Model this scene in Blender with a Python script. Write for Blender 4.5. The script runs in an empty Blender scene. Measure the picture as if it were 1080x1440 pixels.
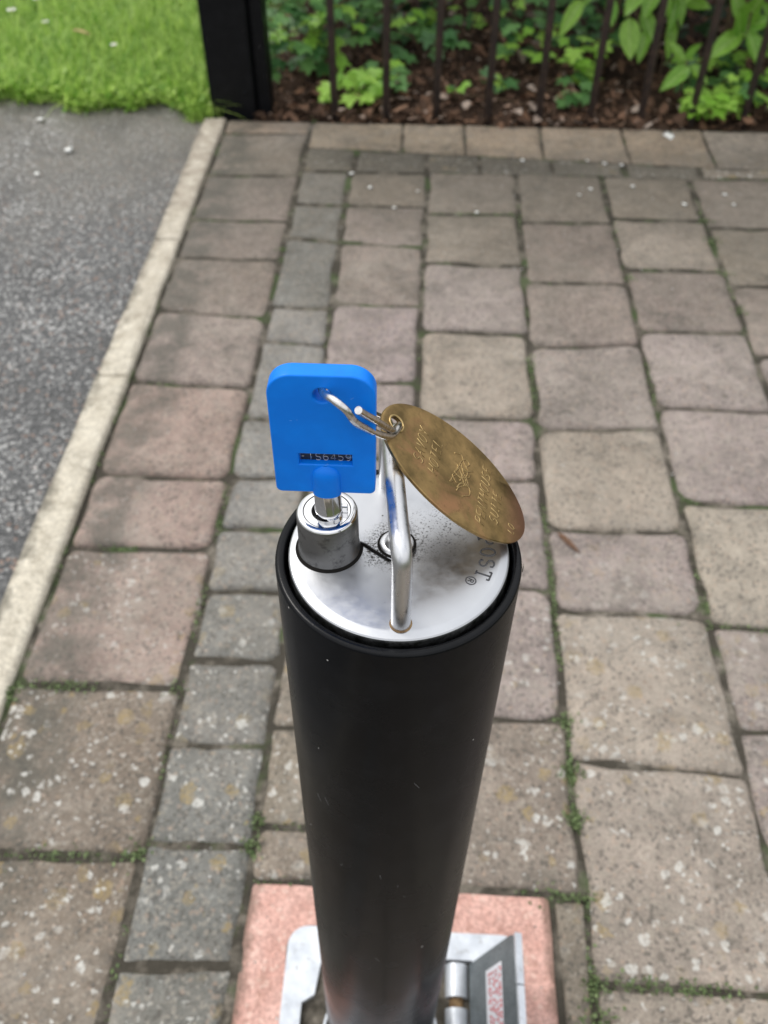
import bpy, bmesh, math, random
import numpy as np
from mathutils import Vector, Matrix, Quaternion, noise as mnoise

random.seed(7)
RNG = np.random.default_rng(11)
sc = bpy.context.scene
PI = math.pi
R = math.radians

# ------------------------------------------------------------------ camera
CAM_H, PITCH, YAW = 0.78, R(47), R(2.7)
FPX = 1270.0                      # focal length in pixels of a 1440 px tall frame
cam_d = bpy.data.cameras.new('camera')
cam = bpy.data.objects.new('camera', cam_d)
sc.collection.objects.link(cam)
cam.location = (0, 0, CAM_H)
cam.rotation_euler = (PI / 2 - PITCH, 0, YAW)
cam_d.sensor_fit = 'VERTICAL'
cam_d.sensor_height = 36.0
cam_d.lens = FPX / 1440 * 36.0
cam_d.clip_start = 0.01
cam_d.clip_end = 200
cam_d.dof.use_dof = True
cam_d.dof.focus_distance = 0.255
cam_d.dof.aperture_fstop = cam_d.lens / 1.65
sc.camera = cam

# ------------------------------------------------------------------ world and sun
world = bpy.data.worlds.new('World')
sc.world = world
world.use_nodes = True
wn, wl = world.node_tree.nodes, world.node_tree.links
wn.clear()
SUN_EL, SUN_AZ = R(52), R(-60)    # azimuth from +Y towards +X
wo = wn.new('ShaderNodeOutputWorld')
bg = wn.new('ShaderNodeBackground')
bg.inputs['Strength'].default_value = 0.10
sky = wn.new('ShaderNodeTexSky')
sky.sky_type = 'NISHITA'
sky.sun_disc = False
sky.sun_elevation = SUN_EL
sky.sun_rotation = SUN_AZ
sky.dust_density = 3.0
hs = wn.new('ShaderNodeHueSaturation')
hs.inputs['Saturation'].default_value = 0.35
wl.new(sky.outputs[0], hs.inputs['Color'])
wtc = wn.new('ShaderNodeTexCoord')
wnz = wn.new('ShaderNodeTexNoise')
wnz.inputs['Scale'].default_value = 2.2
wnz.inputs['Detail'].default_value = 5
wl.new(wtc.outputs['Generated'], wnz.inputs['Vector'])
wr = wn.new('ShaderNodeValToRGB')
wr.color_ramp.elements[0].position = 0.35
wr.color_ramp.elements[0].color = (7.0, 7.3, 7.9, 1)
wr.color_ramp.elements[1].position = 0.68
wr.color_ramp.elements[1].color = (13.5, 13.5, 13.4, 1)
wl.new(wnz.outputs['Fac'], wr.inputs['Fac'])
wm = wn.new('ShaderNodeMix')
wm.data_type = 'RGBA'
wm.inputs[0].default_value = 0.86     # an overcast sky: mostly cloud
wl.new(hs.outputs[0], wm.inputs[6])
wl.new(wr.outputs[0], wm.inputs[7])
wsx = wn.new('ShaderNodeSeparateXYZ'); wl.new(wtc.outputs['Generated'], wsx.inputs[0])
wel = wn.new('ShaderNodeMapRange')        # standard overcast sky: the zenith is about twice as bright as the horizon
wel.inputs[1].default_value = 0.0; wel.inputs[2].default_value = 1.0; wel.inputs[3].default_value = .52; wel.inputs[4].default_value = 1.25
wl.new(wsx.outputs[2], wel.inputs[0])
wsc = wn.new('ShaderNodeVectorMath'); wsc.operation = 'SCALE'
wl.new(wm.outputs[2], wsc.inputs[0]); wl.new(wel.outputs[0], wsc.inputs[3])
wl.new(wsc.outputs[0], bg.inputs['Color'])
wl.new(bg.outputs[0], wo.inputs['Surface'])

sun_d = bpy.data.lights.new('sun', 'SUN')
sun = bpy.data.objects.new('sun', sun_d)
sc.collection.objects.link(sun)
sun_d.energy = 1.1
sun_d.angle = R(18)
sun_d.color = (1.0, 0.96, 0.9)
sdir = Vector((math.sin(SUN_AZ) * math.cos(SUN_EL), math.cos(SUN_AZ) * math.cos(SUN_EL), math.sin(SUN_EL)))
sun.rotation_euler = sdir.to_track_quat('Z', 'Y').to_euler()
sun.location = (-3, 2, 6)

vs = sc.view_settings
vs.view_transform = 'Standard'
vs.look = 'None'
vs.gamma = 1
vs.exposure = 0.45
vs.use_curve_mapping = False

# ------------------------------------------------------------------ material helpers
class M:
    def __init__(s, name, rough=0.7, metal=0.0, spec=0.5, base=(.5, .5, .5)):
        s.m = bpy.data.materials.new(name)
        s.m.use_nodes = True
        s.n, s.l = s.m.node_tree.nodes, s.m.node_tree.links
        s.b = s.n['Principled BSDF']
        s.b.inputs['Roughness'].default_value = rough
        s.b.inputs['Metallic'].default_value = metal
        s.b.inputs['Specular IOR Level'].default_value = spec
        s.b.inputs['Base Color'].default_value = (*base, 1)
        s.geo = s.n.new('ShaderNodeNewGeometry')
        s.tc = s.n.new('ShaderNodeTexCoord')
        s.pos = s.geo.outputs['Position']
    def link(s, a, b): s.l.new(a, b)
    def noise(s, scale, detail=3, rough=0.5, vec=None, dist=0.0):
        t = s.n.new('ShaderNodeTexNoise')
        t.inputs['Scale'].default_value = scale
        t.inputs['Detail'].default_value = detail
        t.inputs['Roughness'].default_value = rough
        t.inputs['Distortion'].default_value = dist
        s.link(vec or s.pos, t.inputs['Vector'])
        return t.outputs['Fac']
    def voro(s, scale, feature='F1', vec=None, rand=1.0, out='Distance'):
        t = s.n.new('ShaderNodeTexVoronoi')
        t.feature = feature
        t.inputs['Scale'].default_value = scale
        t.inputs['Randomness'].default_value = rand
        s.link(vec or s.pos, t.inputs['Vector'])
        return t.outputs[out]
    def ramp(s, fac, p0, p1, c0=0.0, c1=1.0):
        t = s.n.new('ShaderNodeMapRange')
        t.inputs[1].default_value = p0; t.inputs[2].default_value = p1
        t.inputs[3].default_value = c0; t.inputs[4].default_value = c1
        s.link(fac, t.inputs[0])
        return t.outputs[0]
    def math(s, op, a, b=None, c=None):
        t = s.n.new('ShaderNodeMath'); t.operation = op
        for i, v in enumerate((a, b, c)):
            if v is None: continue
            if isinstance(v, (int, float)): t.inputs[i].default_value = v
            else: s.link(v, t.inputs[i])
        return t.outputs[0]
    def mix(s, fac, a, b, mode='MIX'):
        t = s.n.new('ShaderNodeMix'); t.data_type = 'RGBA'; t.blend_type = mode
        for i, v in ((0, fac), (6, a), (7, b)):
            if isinstance(v, (int, float)): t.inputs[i].default_value = v
            elif isinstance(v, tuple): t.inputs[i].default_value = (*v, 1)
            else: s.link(v, t.inputs[i])
        return t.outputs[2]
    def vmap(s, vec, scale):
        t = s.n.new('ShaderNodeMapping')
        t.inputs['Scale'].default_value = scale
        s.link(vec, t.inputs['Vector'])
        return t.outputs[0]
    def sep(s, vec=None):
        t = s.n.new('ShaderNodeSeparateXYZ'); s.link(vec or s.pos, t.inputs[0]); return t.outputs
    def bump(s, h, strength=0.5, dist=0.001):
        t = s.n.new('ShaderNodeBump')
        t.inputs['Strength'].default_value = strength
        t.inputs['Distance'].default_value = dist
        s.link(h, t.inputs['Height'])
        s.link(t.outputs[0], s.b.inputs['Normal'])
    def color(s, c): s.link(c, s.b.inputs['Base Color'])
    def rough(s, c): s.link(c, s.b.inputs['Roughness'])

def shared_stains(k, c):
    """pale sandy film and dark algae that cover stones and joints alike"""
    s1 = k.ramp(k.noise(5.5, 5, .65, dist=.8), .44, .66, 0, .55)
    c = k.mix(k.math('MULTIPLY', s1, k.ramp(k.noise(60, 4, .7), .32, .60)), c, (.335, .300, .255))
    s2 = k.ramp(k.noise(8.5, 5, .7, vec=k.vmap(k.pos, (1, 1.3, 3)), dist=1.2), .52, .68, 0, .55)
    c = k.mix(k.math('MULTIPLY', s2, k.ramp(k.noise(45, 5, .7), .35, .62)), c, (.105, .100, .082))
    y = k.sep()[1]
    f = k.ramp(k.math('ADD', y, k.ramp(k.noise(4.5, 5, .65), .2, .8, -.35, .35)), 1.02, 1.45, 0, .62)
    f = k.math('MULTIPLY', f, k.ramp(y, 1.64, 1.69, 1, .25))
    c = k.mix(k.math('MULTIPLY', f, k.ramp(k.noise(38, 5, .7), .28, .60, .45, 1)), c, (.118, .104, .082))
    return c
def mat_paver():
    k = M('tumbled_concrete', rough=.86, spec=.3)
    oi = k.n.new('ShaderNodeObjectInfo')
    base = k.mix(.15, oi.outputs['Color'], (.30, .26, .22))
    big = k.ramp(k.noise(7, 4, .6), .3, .7, .80, 1.16)
    med = k.ramp(k.noise(45, 5, .65), .28, .72, .76, 1.22)
    fine = k.ramp(k.noise(420, 3, .6), .3, .7, .70, 1.30)
    v = k.math('MULTIPLY', k.math('MULTIPLY', big, med), fine)
    c = k.mix(1.0, base, k.n.new('ShaderNodeCombineXYZ').outputs[0], 'MIX')
    mul = k.n.new('ShaderNodeVectorMath'); mul.operation = 'SCALE'
    k.link(base, mul.inputs[0]); k.link(v, mul.inputs[3])
    c = mul.outputs[0]
    # warm and cool tints of the aggregate
    agg = k.voro(330, out='Color')
    sp = k.n.new('ShaderNodeSeparateColor'); k.link(agg, sp.inputs[0])
    c = k.mix(k.ramp(sp.outputs[0], .80, .84, 0, .34), c, (.38, .34, .28))
    c = k.mix(k.ramp(sp.outputs[1], .84, .88, 0, .6), c, (.075, .068, .06))
    c = k.mix(k.ramp(sp.outputs[2], .95, .97, 0, .35), c, (.42, .30, .22))
    c = shared_stains(k, c)
    # dark organic dirt, in blotches
    d = k.ramp(k.noise(13, 6, .7, dist=.6), .48, .68, 0, .62)
    c = k.mix(k.math('MULTIPLY', d, k.ramp(k.noise(90, 4, .7), .35, .6)), c, (.062, .060, .050))
    # stain that runs along the kerb
    xyz = k.sep()
    wob = k.math('ADD', xyz[0], k.ramp(k.noise(9, 4, .6), 0, 1, -.05, .05))
    ks = k.ramp(wob, -.345, -.315, .62, 0)
    c = k.mix(k.math('MULTIPLY', ks, k.ramp(k.noise(30, 4), .3, .55)), c, (.072, .072, .060))
    # lichen: white and ochre patches, more on some stones
    amt = oi.outputs['Alpha']
    cl = k.ramp(k.noise(17, 3), .40, .52)
    warp = k.vmap(k.pos, (1, 1, 1))
    nv = k.n.new('ShaderNodeTexNoise'); nv.inputs['Scale'].default_value = 160; nv.inputs['Detail'].default_value = 3
    k.link(k.pos, nv.inputs['Vector'])
    va = k.n.new('ShaderNodeVectorMath'); va.operation = 'MULTIPLY_ADD'
    k.link(nv.outputs['Color'], va.inputs[0]); va.inputs[1].default_value = (.010, .010, .010); k.link(k.pos, va.inputs[2])
    def spots(scale, rad, seed_off):
        mp = k.n.new('ShaderNodeMapping'); mp.inputs['Location'].default_value = (seed_off, seed_off * .7, 0)
        k.link(va.outputs[0], mp.inputs['Vector'])
        t = k.n.new('ShaderNodeTexVoronoi'); t.inputs['Scale'].default_value = scale
        k.link(mp.outputs[0], t.inputs['Vector'])
        s2 = k.n.new('ShaderNodeSeparateColor'); k.link(t.outputs['Color'], s2.inputs[0])
        size = k.math('MULTIPLY', k.ramp(s2.outputs[0], .45, 1.0, 0, rad), 1.0)
        return k.ramp(k.math('SUBTRACT', t.outputs['Distance'], size), -.02, .03, 1, 0)
    wv = k.math('MULTIPLY', k.math('MAXIMUM', spots(75, .42, 3.1), spots(150, .40, 5.7)), k.math('MULTIPLY', cl, amt))
    ov = k.math('MULTIPLY', k.math('MULTIPLY', spots(52, .52, 8.4), k.ramp(k.noise(11, 3, vec=k.vmap(k.pos, (1, 1, 2))), .40, .52)), amt)
    c = k.mix(k.math('MULTIPLY', ov, k.ramp(k.noise(300, 3), .35, .6, .15, .7)), c, (.30, .225, .105))
    c = k.mix(k.math('MULTIPLY', wv, k.ramp(k.noise(350, 3), .35, .6, .3, .85)), c, (.56, .55, .51))
    k.color(c)
    h = k.math('ADD', k.math('MULTIPLY', k.noise(420, 3, .6), .5), k.math('ADD', k.noise(90, 4, .6), k.math('MULTIPLY', sp.outputs[0], .25)))
    k.bump(h, .85, .0016)
    return k.m

def mat_simple_rock(name, c1, c2, scale=60, rough=.85, bump=.6, dist=.0012, fine=300, spec=.3):
    k = M(name, rough=rough, spec=spec)
    c = k.mix(k.ramp(k.noise(scale, 5, .65), .32, .68), c1, c2)
    f = k.ramp(k.noise(fine, 3, .6), .3, .7, .72, 1.28)
    mul = k.n.new('ShaderNodeVectorMath'); mul.operation = 'SCALE'
    k.link(c, mul.inputs[0]); k.link(f, mul.inputs[3])
    k.color(mul.outputs[0])
    k.bump(k.math('ADD', k.noise(fine, 3), k.noise(scale, 4)), bump, dist)
    return k

def mat_kerb():
    k = mat_simple_rock('cream_concrete', (.47, .425, .34), (.61, .565, .47), 35, bump=.7)
    c = k.b.inputs['Base Color'].links[0].from_socket
    x = k.sep()
    dirt = k.ramp(k.noise(30, 6, .75), .48, .70, 0, .6)
    c = k.mix(dirt, c, (.20, .17, .125))
    e = k.ramp(k.math('ADD', x[0], k.ramp(k.noise(40, 5, .7), .2, .8, -.022, .022)), -.442, -.425, .8, 0)
    c = k.mix(e, c, (.13, .12, .095))
    far = k.ramp(k.math('ADD', x[1], k.ramp(k.noise(6, 4), .2, .8, -.3, .3)), 1.05, 1.5, 0, .55)
    c = k.mix(k.math('MULTIPLY', far, k.ramp(k.noise(50, 4), .25, .5)), c, (.27, .225, .18))
    k.color(c)
    return k.m

def mat_asphalt():
    k = M('worn_asphalt', rough=.62, spec=.55)
    sp = k.n.new('ShaderNodeSeparateColor'); k.link(k.voro(260, out='Color'), sp.inputs[0])
    c = k.mix(k.ramp(sp.outputs[0], 0, 1), (.038, .039, .040), (.13, .13, .128))
    c = k.mix(k.ramp(sp.outputs[1], .82, .9, 0, .9), c, (.34, .34, .33))  # light aggregate, with its glints put into the colour
    c = k.mix(k.ramp(sp.outputs[2], .95, .97, 0, .8), c, (.30, .20, .15))
    xyz = k.sep()
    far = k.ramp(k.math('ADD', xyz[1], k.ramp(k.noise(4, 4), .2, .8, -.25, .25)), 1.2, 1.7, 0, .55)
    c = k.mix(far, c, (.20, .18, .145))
    d = k.ramp(k.noise(7, 5, .65), .5, .72, 0, .6)
    c = k.mix(d, c, (.040, .039, .036))
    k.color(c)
    k.rough(k.ramp(sp.outputs[0], 0, 1, .38, .8))
    h = k.math('SUBTRACT', 1.0, k.math('MULTIPLY', k.voro(260), 1.0))
    k.bump(k.math('ADD', h, k.noise(80, 4)), 1.0, .0032)
    return k.m

def mat_joint():
    k = M('joint_soil', rough=.95, spec=.2)
    c = k.mix(k.ramp(k.noise(150, 4), .35, .65), (.085, .074, .058), (.18, .158, .128))
    c = shared_stains(k, c)
    dk = k.ramp(k.noise(22, 4, .65), .40, .52, 0, .9)
    c = k.mix(dk, c, (.045, .040, .031))
    g = k.ramp(k.noise(16, 4, .6), .54, .64)
    c = k.mix(k.math('MULTIPLY', g, .75), c, (.055, .085, .030))
    k.color(c); k.bump(k.noise(200, 4), 1.0, .003)
    return k.m

def mat_black(name='black_powder_coat', rough=.23):
    k = M(name, rough=rough, spec=.17, base=(.008, .0085, .0095))
    c = k.mix(k.ramp(k.noise(60, 5, .7), .45, .75), (.0038, .0042, .0052), (.0075, .008, .0095))
    # dust specks
    v = k.n.new('ShaderNodeTexVoronoi'); v.inputs['Scale'].default_value = 170
    k.link(k.pos, v.inputs['Vector'])
    s2 = k.n.new('ShaderNodeSeparateColor'); k.link(v.outputs['Color'], s2.inputs[0])
    dot = k.ramp(k.math('SUBTRACT', v.outputs['Distance'], k.ramp(s2.outputs[0], .90, 1.0, -.02, .10)), -.012, .012, 1, 0)
    c = k.mix(dot, c, (.55, .54, .52))
    k.color(c)
    k.rough(k.ramp(k.noise(35, 4), .3, .7, rough - .04, rough + .08))
    k.bump(k.noise(900, 2), .12, .0003)
    return k.m

def mat_steel(name, base, rough, brush=(400, 400, 25), grime=None, bump=.05):
    k = M(name, rough=rough, metal=1.0, base=base)
    nz = k.noise(1.0, 3, .6, vec=k.vmap(k.pos, brush))
    k.rough(k.ramp(nz, .3, .7, rough - .06, rough + .10))
    c = k.mix(k.ramp(nz, .3, .7), tuple(v * .95 for v in base), base)
    if grime:
        g = k.ramp(k.noise(grime, 6, .75), .52, .68, 0, .8)
        c = k.mix(g, c, tuple(v * .30 for v in base))
    k.color(c); k.bump(nz, bump, .0004)
    return k

PX, PY, PZ = -.004, .1805, .568         # centre of the bollard's rim
RIV = (-.0052, .1812)

def mat_disc():
    k = mat_steel('brushed_stainless_lid', (.53, .54, .56), .38, (220, 220, 220), None, .006)
    c = k.b.inputs['Base Color'].links[0].from_socket
    xyz = k.sep()
    def dist(cx, cy):
        dx = k.math('SUBTRACT', xyz[0], cx); dy = k.math('SUBTRACT', xyz[1], cy)
        return k.math('SQRT', k.math('ADD', k.math('MULTIPLY', dx, dx), k.math('MULTIPLY', dy, dy)))
    speck = k.noise(1500, 4, .65)
    blot = k.noise(330, 5, .7)
    def dirt(cx, cy, r0, r1, lo):
        f = k.ramp(k.math('ADD', dist(cx, cy), k.ramp(blot, .2, .8, -.0030, .0030)), r0, r1, 1, 0)
        return f
    rv = dirt(*RIV, .0066, .0112, 0)
    c2 = k.mix(k.math('MULTIPLY', rv, k.ramp(speck, .46, .60)), c, (.055, .052, .048))
    r2 = dirt(.0065, .187, .004, .014, 0)
    c2 = k.mix(k.math('MULTIPLY', r2, k.ramp(speck, .56, .62, 0, .9)), c2, (.06, .055, .05))
    grime_reflection = dirt(.009, .1775, .003, .012, 0)  # smudge: part grime, part dark reflection painted into the colour
    c2 = k.mix(k.math('MULTIPLY', grime_reflection, .65), c2, (.17, .17, .175))
    r3 = dirt(-.0115, .1765, .001, .0045, 0)
    c2 = k.mix(k.math('MULTIPLY', r3, k.ramp(speck, .5, .60)), c2, (.05, .045, .04))
    allsp = k.n.new('ShaderNodeTexVoronoi'); allsp.inputs['Scale'].default_value = 420
    k.link(k.pos, allsp.inputs['Vector'])
    s2 = k.n.new('ShaderNodeSeparateColor'); k.link(allsp.outputs['Color'], s2.inputs[0])
    dot = k.ramp(k.math('SUBTRACT', allsp.outputs['Distance'], k.ramp(s2.outputs[0], .90, 1.0, -.02, .13)), -.02, .02, 1, 0)
    c2 = k.mix(dot, c2, (.05, .048, .042))
    # greenish film low on the rim of the lid
    low = k.ramp(xyz[2], PZ + .0002, PZ + .0014, 1, 0)
    c2 = k.mix(k.math('MULTIPLY', low, k.ramp(blot, .35, .6, .35, .95)), c2, (.055, .060, .045))
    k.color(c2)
    return k.m

def mat_brass():
    k = M('old_brass', rough=.36, metal=.9, base=(.5, .36, .15))
    n1 = k.noise(95, 5, .65); n2 = k.noise(420, 4, .7)
    c = k.mix(k.ramp(n1, .35, .65), (.185, .125, .048), (.43, .285, .12))
    c = k.mix(k.ramp(k.noise(60, 4, .6, dist=.7), .52, .68, 0, .75), c, (.46, .235, .12))
    c = k.mix(k.ramp(n2, .55, .72, 0, .5), c, (.17, .115, .05))
    xyz = k.sep()
    end = k.ramp(k.math('ADD', xyz[0], k.ramp(n1, .2, .8, -.004, .004)), .027, .035, 0, .7)
    c = k.mix(end, c, (.33, .15, .115))
    k.color(c)
    k.rough(k.ramp(n1, .3, .7, .30, .50))
    k.bump(k.math('ADD', n1, k.math('MULTIPLY', n2, .4)), .35, .0003)
    return k.m

def mat_blue():
    k = M('blue_plastic', rough=.42, spec=.26, base=(.0, .12, .72))
    n2 = k.noise(700, 4, .7)
    c = k.mix(k.ramp(k.noise(120, 4), .4, .7), (.000, .185, .78), (.000, .215, .86))
    v = k.n.new('ShaderNodeTexVoronoi'); v.inputs['Scale'].default_value = 420
    k.link(k.pos, v.inputs['Vector'])
    s2 = k.n.new('ShaderNodeSeparateColor'); k.link(v.outputs['Color'], s2.inputs[0])
    dot = k.ramp(k.math('SUBTRACT', v.outputs['Distance'], k.ramp(s2.outputs[0], .92, 1.0, -.02, .10)), -.02, .02, 1, 0)
    c = k.mix(k.math('MULTIPLY', dot, .5), c, (.35, .50, .80))
    k.color(c); k.rough(k.ramp(n2, .3, .7, .34, .50)); k.bump(n2, .15, .0002)
    k.b.inputs['Subsurface Weight'].default_value = .0
    k.b.inputs['Subsurface Radius'].default_value = (.001, .002, .004)
    return k.m

def mat_leaf(name, a, b, rough=.42, island=False, vein=None, trans=.22):
    k = M(name, rough=rough, spec=.45)
    if island: rnd = k.geo.outputs['Random Per Island']
    else: rnd = k.n.new('ShaderNodeObjectInfo').outputs['Random']
    c = k.mix(rnd, a, b)
    if vein:
        o = k.sep(k.tc.outputs['Object'])
        mid = k.ramp(k.math('ABSOLUTE', o[0]), .008, .022, 1, 0)
        wv = k.math('SINE', k.math('MULTIPLY', k.math('SUBTRACT', o[1], k.math('MULTIPLY', k.math('ABSOLUTE', o[0]), .8)), 46))
        side = k.ramp(wv, .80, 1.0, 0, .45)
        c = k.mix(k.math('MAXIMUM', mid, side), c, vein)
    c = k.mix(k.ramp(k.noise(90, 3), .35, .7, 0, .35), c, tuple(v * .55 for v in a))
    k.color(c)
    t = k.n.new('ShaderNodeBsdfTranslucent'); k.link(c, t.inputs['Color'])
    ms = k.n.new('ShaderNodeMixShader'); ms.inputs[0].default_value = trans
    k.link(k.b.outputs[0], ms.inputs[1]); k.link(t.outputs[0], ms.inputs[2])
    k.link(ms.outputs[0], k.n['Material Output'].inputs['Surface'])
    return k.m

def mat_galv():
    k = M('galvanised_steel', rough=.42, metal=.35)
    c = k.mix(k.ramp(k.noise(55, 5, .65), .32, .68), (.46, .49, .53), (.68, .71, .75))
    c = k.mix(k.ramp(k.noise(130, 5, .75), .58, .72, 0, .6), c, (.22, .19, .15))
    k.color(c); k.rough(k.ramp(k.noise(90, 4), .3, .7, .32, .58)); k.bump(k.noise(140, 4), .3, .0008)
    return k.m
def mat_pink():
    k = mat_simple_rock('pink_concrete', (.50, .275, .225), (.64, .40, .34), 45, .62, .8, .002, 330)
    c = k.b.inputs['Base Color'].links[0].from_socket
    sp = k.n.new('ShaderNodeSeparateColor'); k.link(k.voro(300, out='Color'), sp.inputs[0])
    c = k.mix(k.ramp(sp.outputs[0], .90, .94, 0, .4), c, (.74, .56, .47))
    c = k.mix(k.ramp(sp.outputs[1], .93, .96, 0, .4), c, (.30, .15, .11))
    c = k.mix(k.ramp(k.noise(40, 5, .7), .56, .70, 0, .5), c, (.30, .17, .12))
    x = k.sep()
    e = k.math('ADD', k.math('ABSOLUTE', x[0]), k.ramp(k.noise(60, 5, .7), .2, .8, -.008, .008))
    c = k.mix(k.ramp(e, .117, .125, 0, .75), c, (.13, .085, .06))
    k.color(c); return k.m
def mat_litter():
    k = M('dry_leaf', rough=.8, spec=.2)
    rp = k.n.new('ShaderNodeValToRGB'); k.link(k.geo.outputs['Random Per Island'], rp.inputs[0])
    e = rp.color_ramp.elements
    e[0].position = 0; e[0].color = (.030, .018, .012, 1); e[1].position = 1; e[1].color = (.46, .38, .32, 1)
    for p, c in ((.35, (.075, .042, .027, 1)), (.62, (.17, .095, .06, 1)), (.82, (.27, .15, .09, 1)), (.92, (.30, .21, .16, 1))):
        q = e.new(p); q.color = c
    k.color(k.mix(k.ramp(k.noise(160, 4), .35, .65, 0, .5), rp.outputs[0], (.06, .035, .02)))
    return k.m
def mat_soil(name, a, b):
    return mat_simple_rock(name, a, b, 30, .95, 1.0, .006, 180, .15).m

MT = dict(
    paver=mat_paver(), kerb=mat_kerb(), asphalt=mat_asphalt(), joint=mat_joint(),
    black=mat_black(), post=mat_black('satin_black_paint', .42), disc=mat_disc(), brass=mat_brass(), blue=mat_blue(),
    handle=mat_steel('polished_stainless', (.64, .645, .66), .30, (500, 500, 300), None, .03).m,
    chrome=mat_steel('chrome_plating', (.78, .78, .79), .10, (200, 200, 200), None, .02).m,
    wire=mat_steel('nickel_wire', (.70, .68, .66), .20, (300, 300, 300), 700, .05).m,
    barrel=mat_steel('scuffed_nickel', (.25, .247, .245), .36, (60, 60, 1300), 330, .15).m,
    galv=mat_galv(),
    lid=mat_simple_rock('dull_steel_lid', (.105, .125, .135), (.165, .185, .195), 60, .5, .2, .0006, 500).m,
    pink=mat_pink(),
    rust=mat_simple_rock('rusty_steel', (.12, .07, .035), (.30, .20, .10), 200, .8, .6, .0006, 500).m,
    fence=mat_simple_rock('dark_fence_paint', (.040, .036, .036), (.095, .068, .056), 50, .6, .3, .0006, 300).m,
    soil=mat_soil('bed_soil', (.030, .019, .013), (.075, .046, .031)),
    turf=mat_soil('turf_soil', (.060, .085, .025), (.11, .14, .045)),
    earth=mat_soil('far_ground', (.06, .075, .035), (.10, .11, .05)),
    white=M('white_petal', rough=.6, base=(.80, .80, .76)).m,
    sticker=M('white_vinyl', rough=.35, base=(.74, .75, .80)).m,
    red=M('red_print', rough=.5, base=(.60, .06, .07)).m,
    dark=M('dark_void', rough=.9, spec=.1, base=(.012, .011, .010)).m,
    engrave=M('lasered_steel', rough=.65, metal=.4, base=(.09, .09, .095)).m,
    brass_line=M('lit_brass_edge', rough=.42, metal=.9, base=(.50, .365, .165)).m,
    brass_dark=M('shaded_brass_groove', rough=.55, metal=.8, base=(.20, .12, .055)).m,  # bright and dark pair: the engraving's light and shade put into the colour
    numplate=mat_steel('dull_number_plate', (.10, .105, .11), .42, (300, 300, 300), 600, .1).m,
    numline=M('number_line', rough=.4, metal=.8, base=(.55, .56, .58)).m,
    moss=mat_leaf('moss_leaf', (.085, .135, .045), (.23, .30, .13), .7, True, None, .2),
    grass=mat_leaf('grass_blade', (.15, .34, .03), (.66, .86, .22), .5, True, None, .45),
    laurel=mat_leaf('laurel_leaf', (.16, .40, .035), (.34, .60, .09), .32, False, (.42, .62, .18), .35),
    shrubdark=mat_leaf('dark_shrub_leaf', (.016, .045, .018), (.050, .110, .035), .36, True, None, .15),
    ivyb=mat_leaf('bright_ivy_leaf', (.24, .50, .05), (.44, .70, .13), .40, False, None, .3),
    ivyd=mat_leaf('dark_ivy_leaf', (.050, .15, .045), (.16, .34, .09), .36, False, None, .2),
    litter=mat_litter(),
    tan=mat_leaf('tan_leaf', (.42, .28, .13), (.50, .36, .18), .7, False, None, .1),
    bark=mat_simple_rock('bark', (.07, .05, .03), (.16, .11, .065), 80, .9, .6, .001, 400).m,
    chip=mat_leaf('pale_stone_chip', (.12, .12, .115), (.70, .69, .66), .35, True, None, 0),
)

# ------------------------------------------------------------------ object helpers
ORG = {}          # world position of every object's origin (nothing is rotated but leaves and the post tube)
COL = sc.collection

def tag(o, label=None, cat=None, group=None, kind=None):
    for k, v in (('label', label), ('category', cat), ('group', group), ('kind', kind)):
        if v: o[k] = v
    return o

def empty(name, loc, label=None, cat=None, group=None, kind=None):
    o = bpy.data.objects.new(name, None); COL.objects.link(o)
    o.location = loc; o.empty_display_size = .02
    ORG[o.name] = Vector(loc)
    return tag(o, label, cat, group, kind)

def link_mesh(name, me, origin, mat=None, parent=None, smooth=True):
    o = bpy.data.objects.new(name, me); COL.objects.link(o)
    if mat is not None and not me.materials: me.materials.append(mat)
    origin = Vector(origin)
    ORG[o.name] = origin
    if parent is not None:
        o.parent = parent; o.location = origin - ORG[parent.name]
    else:
        o.location = origin
    if smooth and len(me.polygons): me.polygons.foreach_set('use_smooth', [True] * len(me.polygons))
    return o

def mesh_obj(name, verts, faces, mat, parent=None, smooth=False, sharp=None):
    """verts in world coordinates; origin goes to the middle of the base"""
    v = np.asarray(verts, dtype=float)
    lo, hi = v.min(0), v.max(0)
    org = np.array([(lo[0] + hi[0]) / 2, (lo[1] + hi[1]) / 2, lo[2]])
    me = bpy.data.meshes.new(name)
    me.from_pydata((v - org).tolist(), [], [tuple(f) for f in faces])
    o = link_mesh(name, me, org, mat, parent, smooth)
    if smooth and sharp: me.set_sharp_from_angle(angle=R(sharp))
    return o

def bm_obj(name, bm, mat, parent=None, smooth=False, sharp=None, bevel=0, seg=2):
    if bevel:
        es = [e for e in bm.edges if e.is_manifold and e.calc_face_angle(0) > R(30)]
        bmesh.ops.bevel(bm, geom=es, offset=bevel, segments=seg, affect='EDGES', profile=.5)
    bm.normal_update()
    bm.verts.index_update()
    v = [tuple(x.co) for x in bm.verts]; f = [[q.index for q in p.verts] for p in bm.faces]
    bm.free()
    return mesh_obj(name, v, f, mat, parent, smooth, sharp)

def box_bm(x0, x1, y0, y1, z0, z1):
    bm = bmesh.new()
    bmesh.ops.create_cube(bm, size=1)
    for v in bm.verts:
        v.co = ((x0 + x1) / 2 + v.co.x * (x1 - x0), (y0 + y1) / 2 + v.co.y * (y1 - y0), (z0 + z1) / 2 + v.co.z * (z1 - z0))
    return bm

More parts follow.
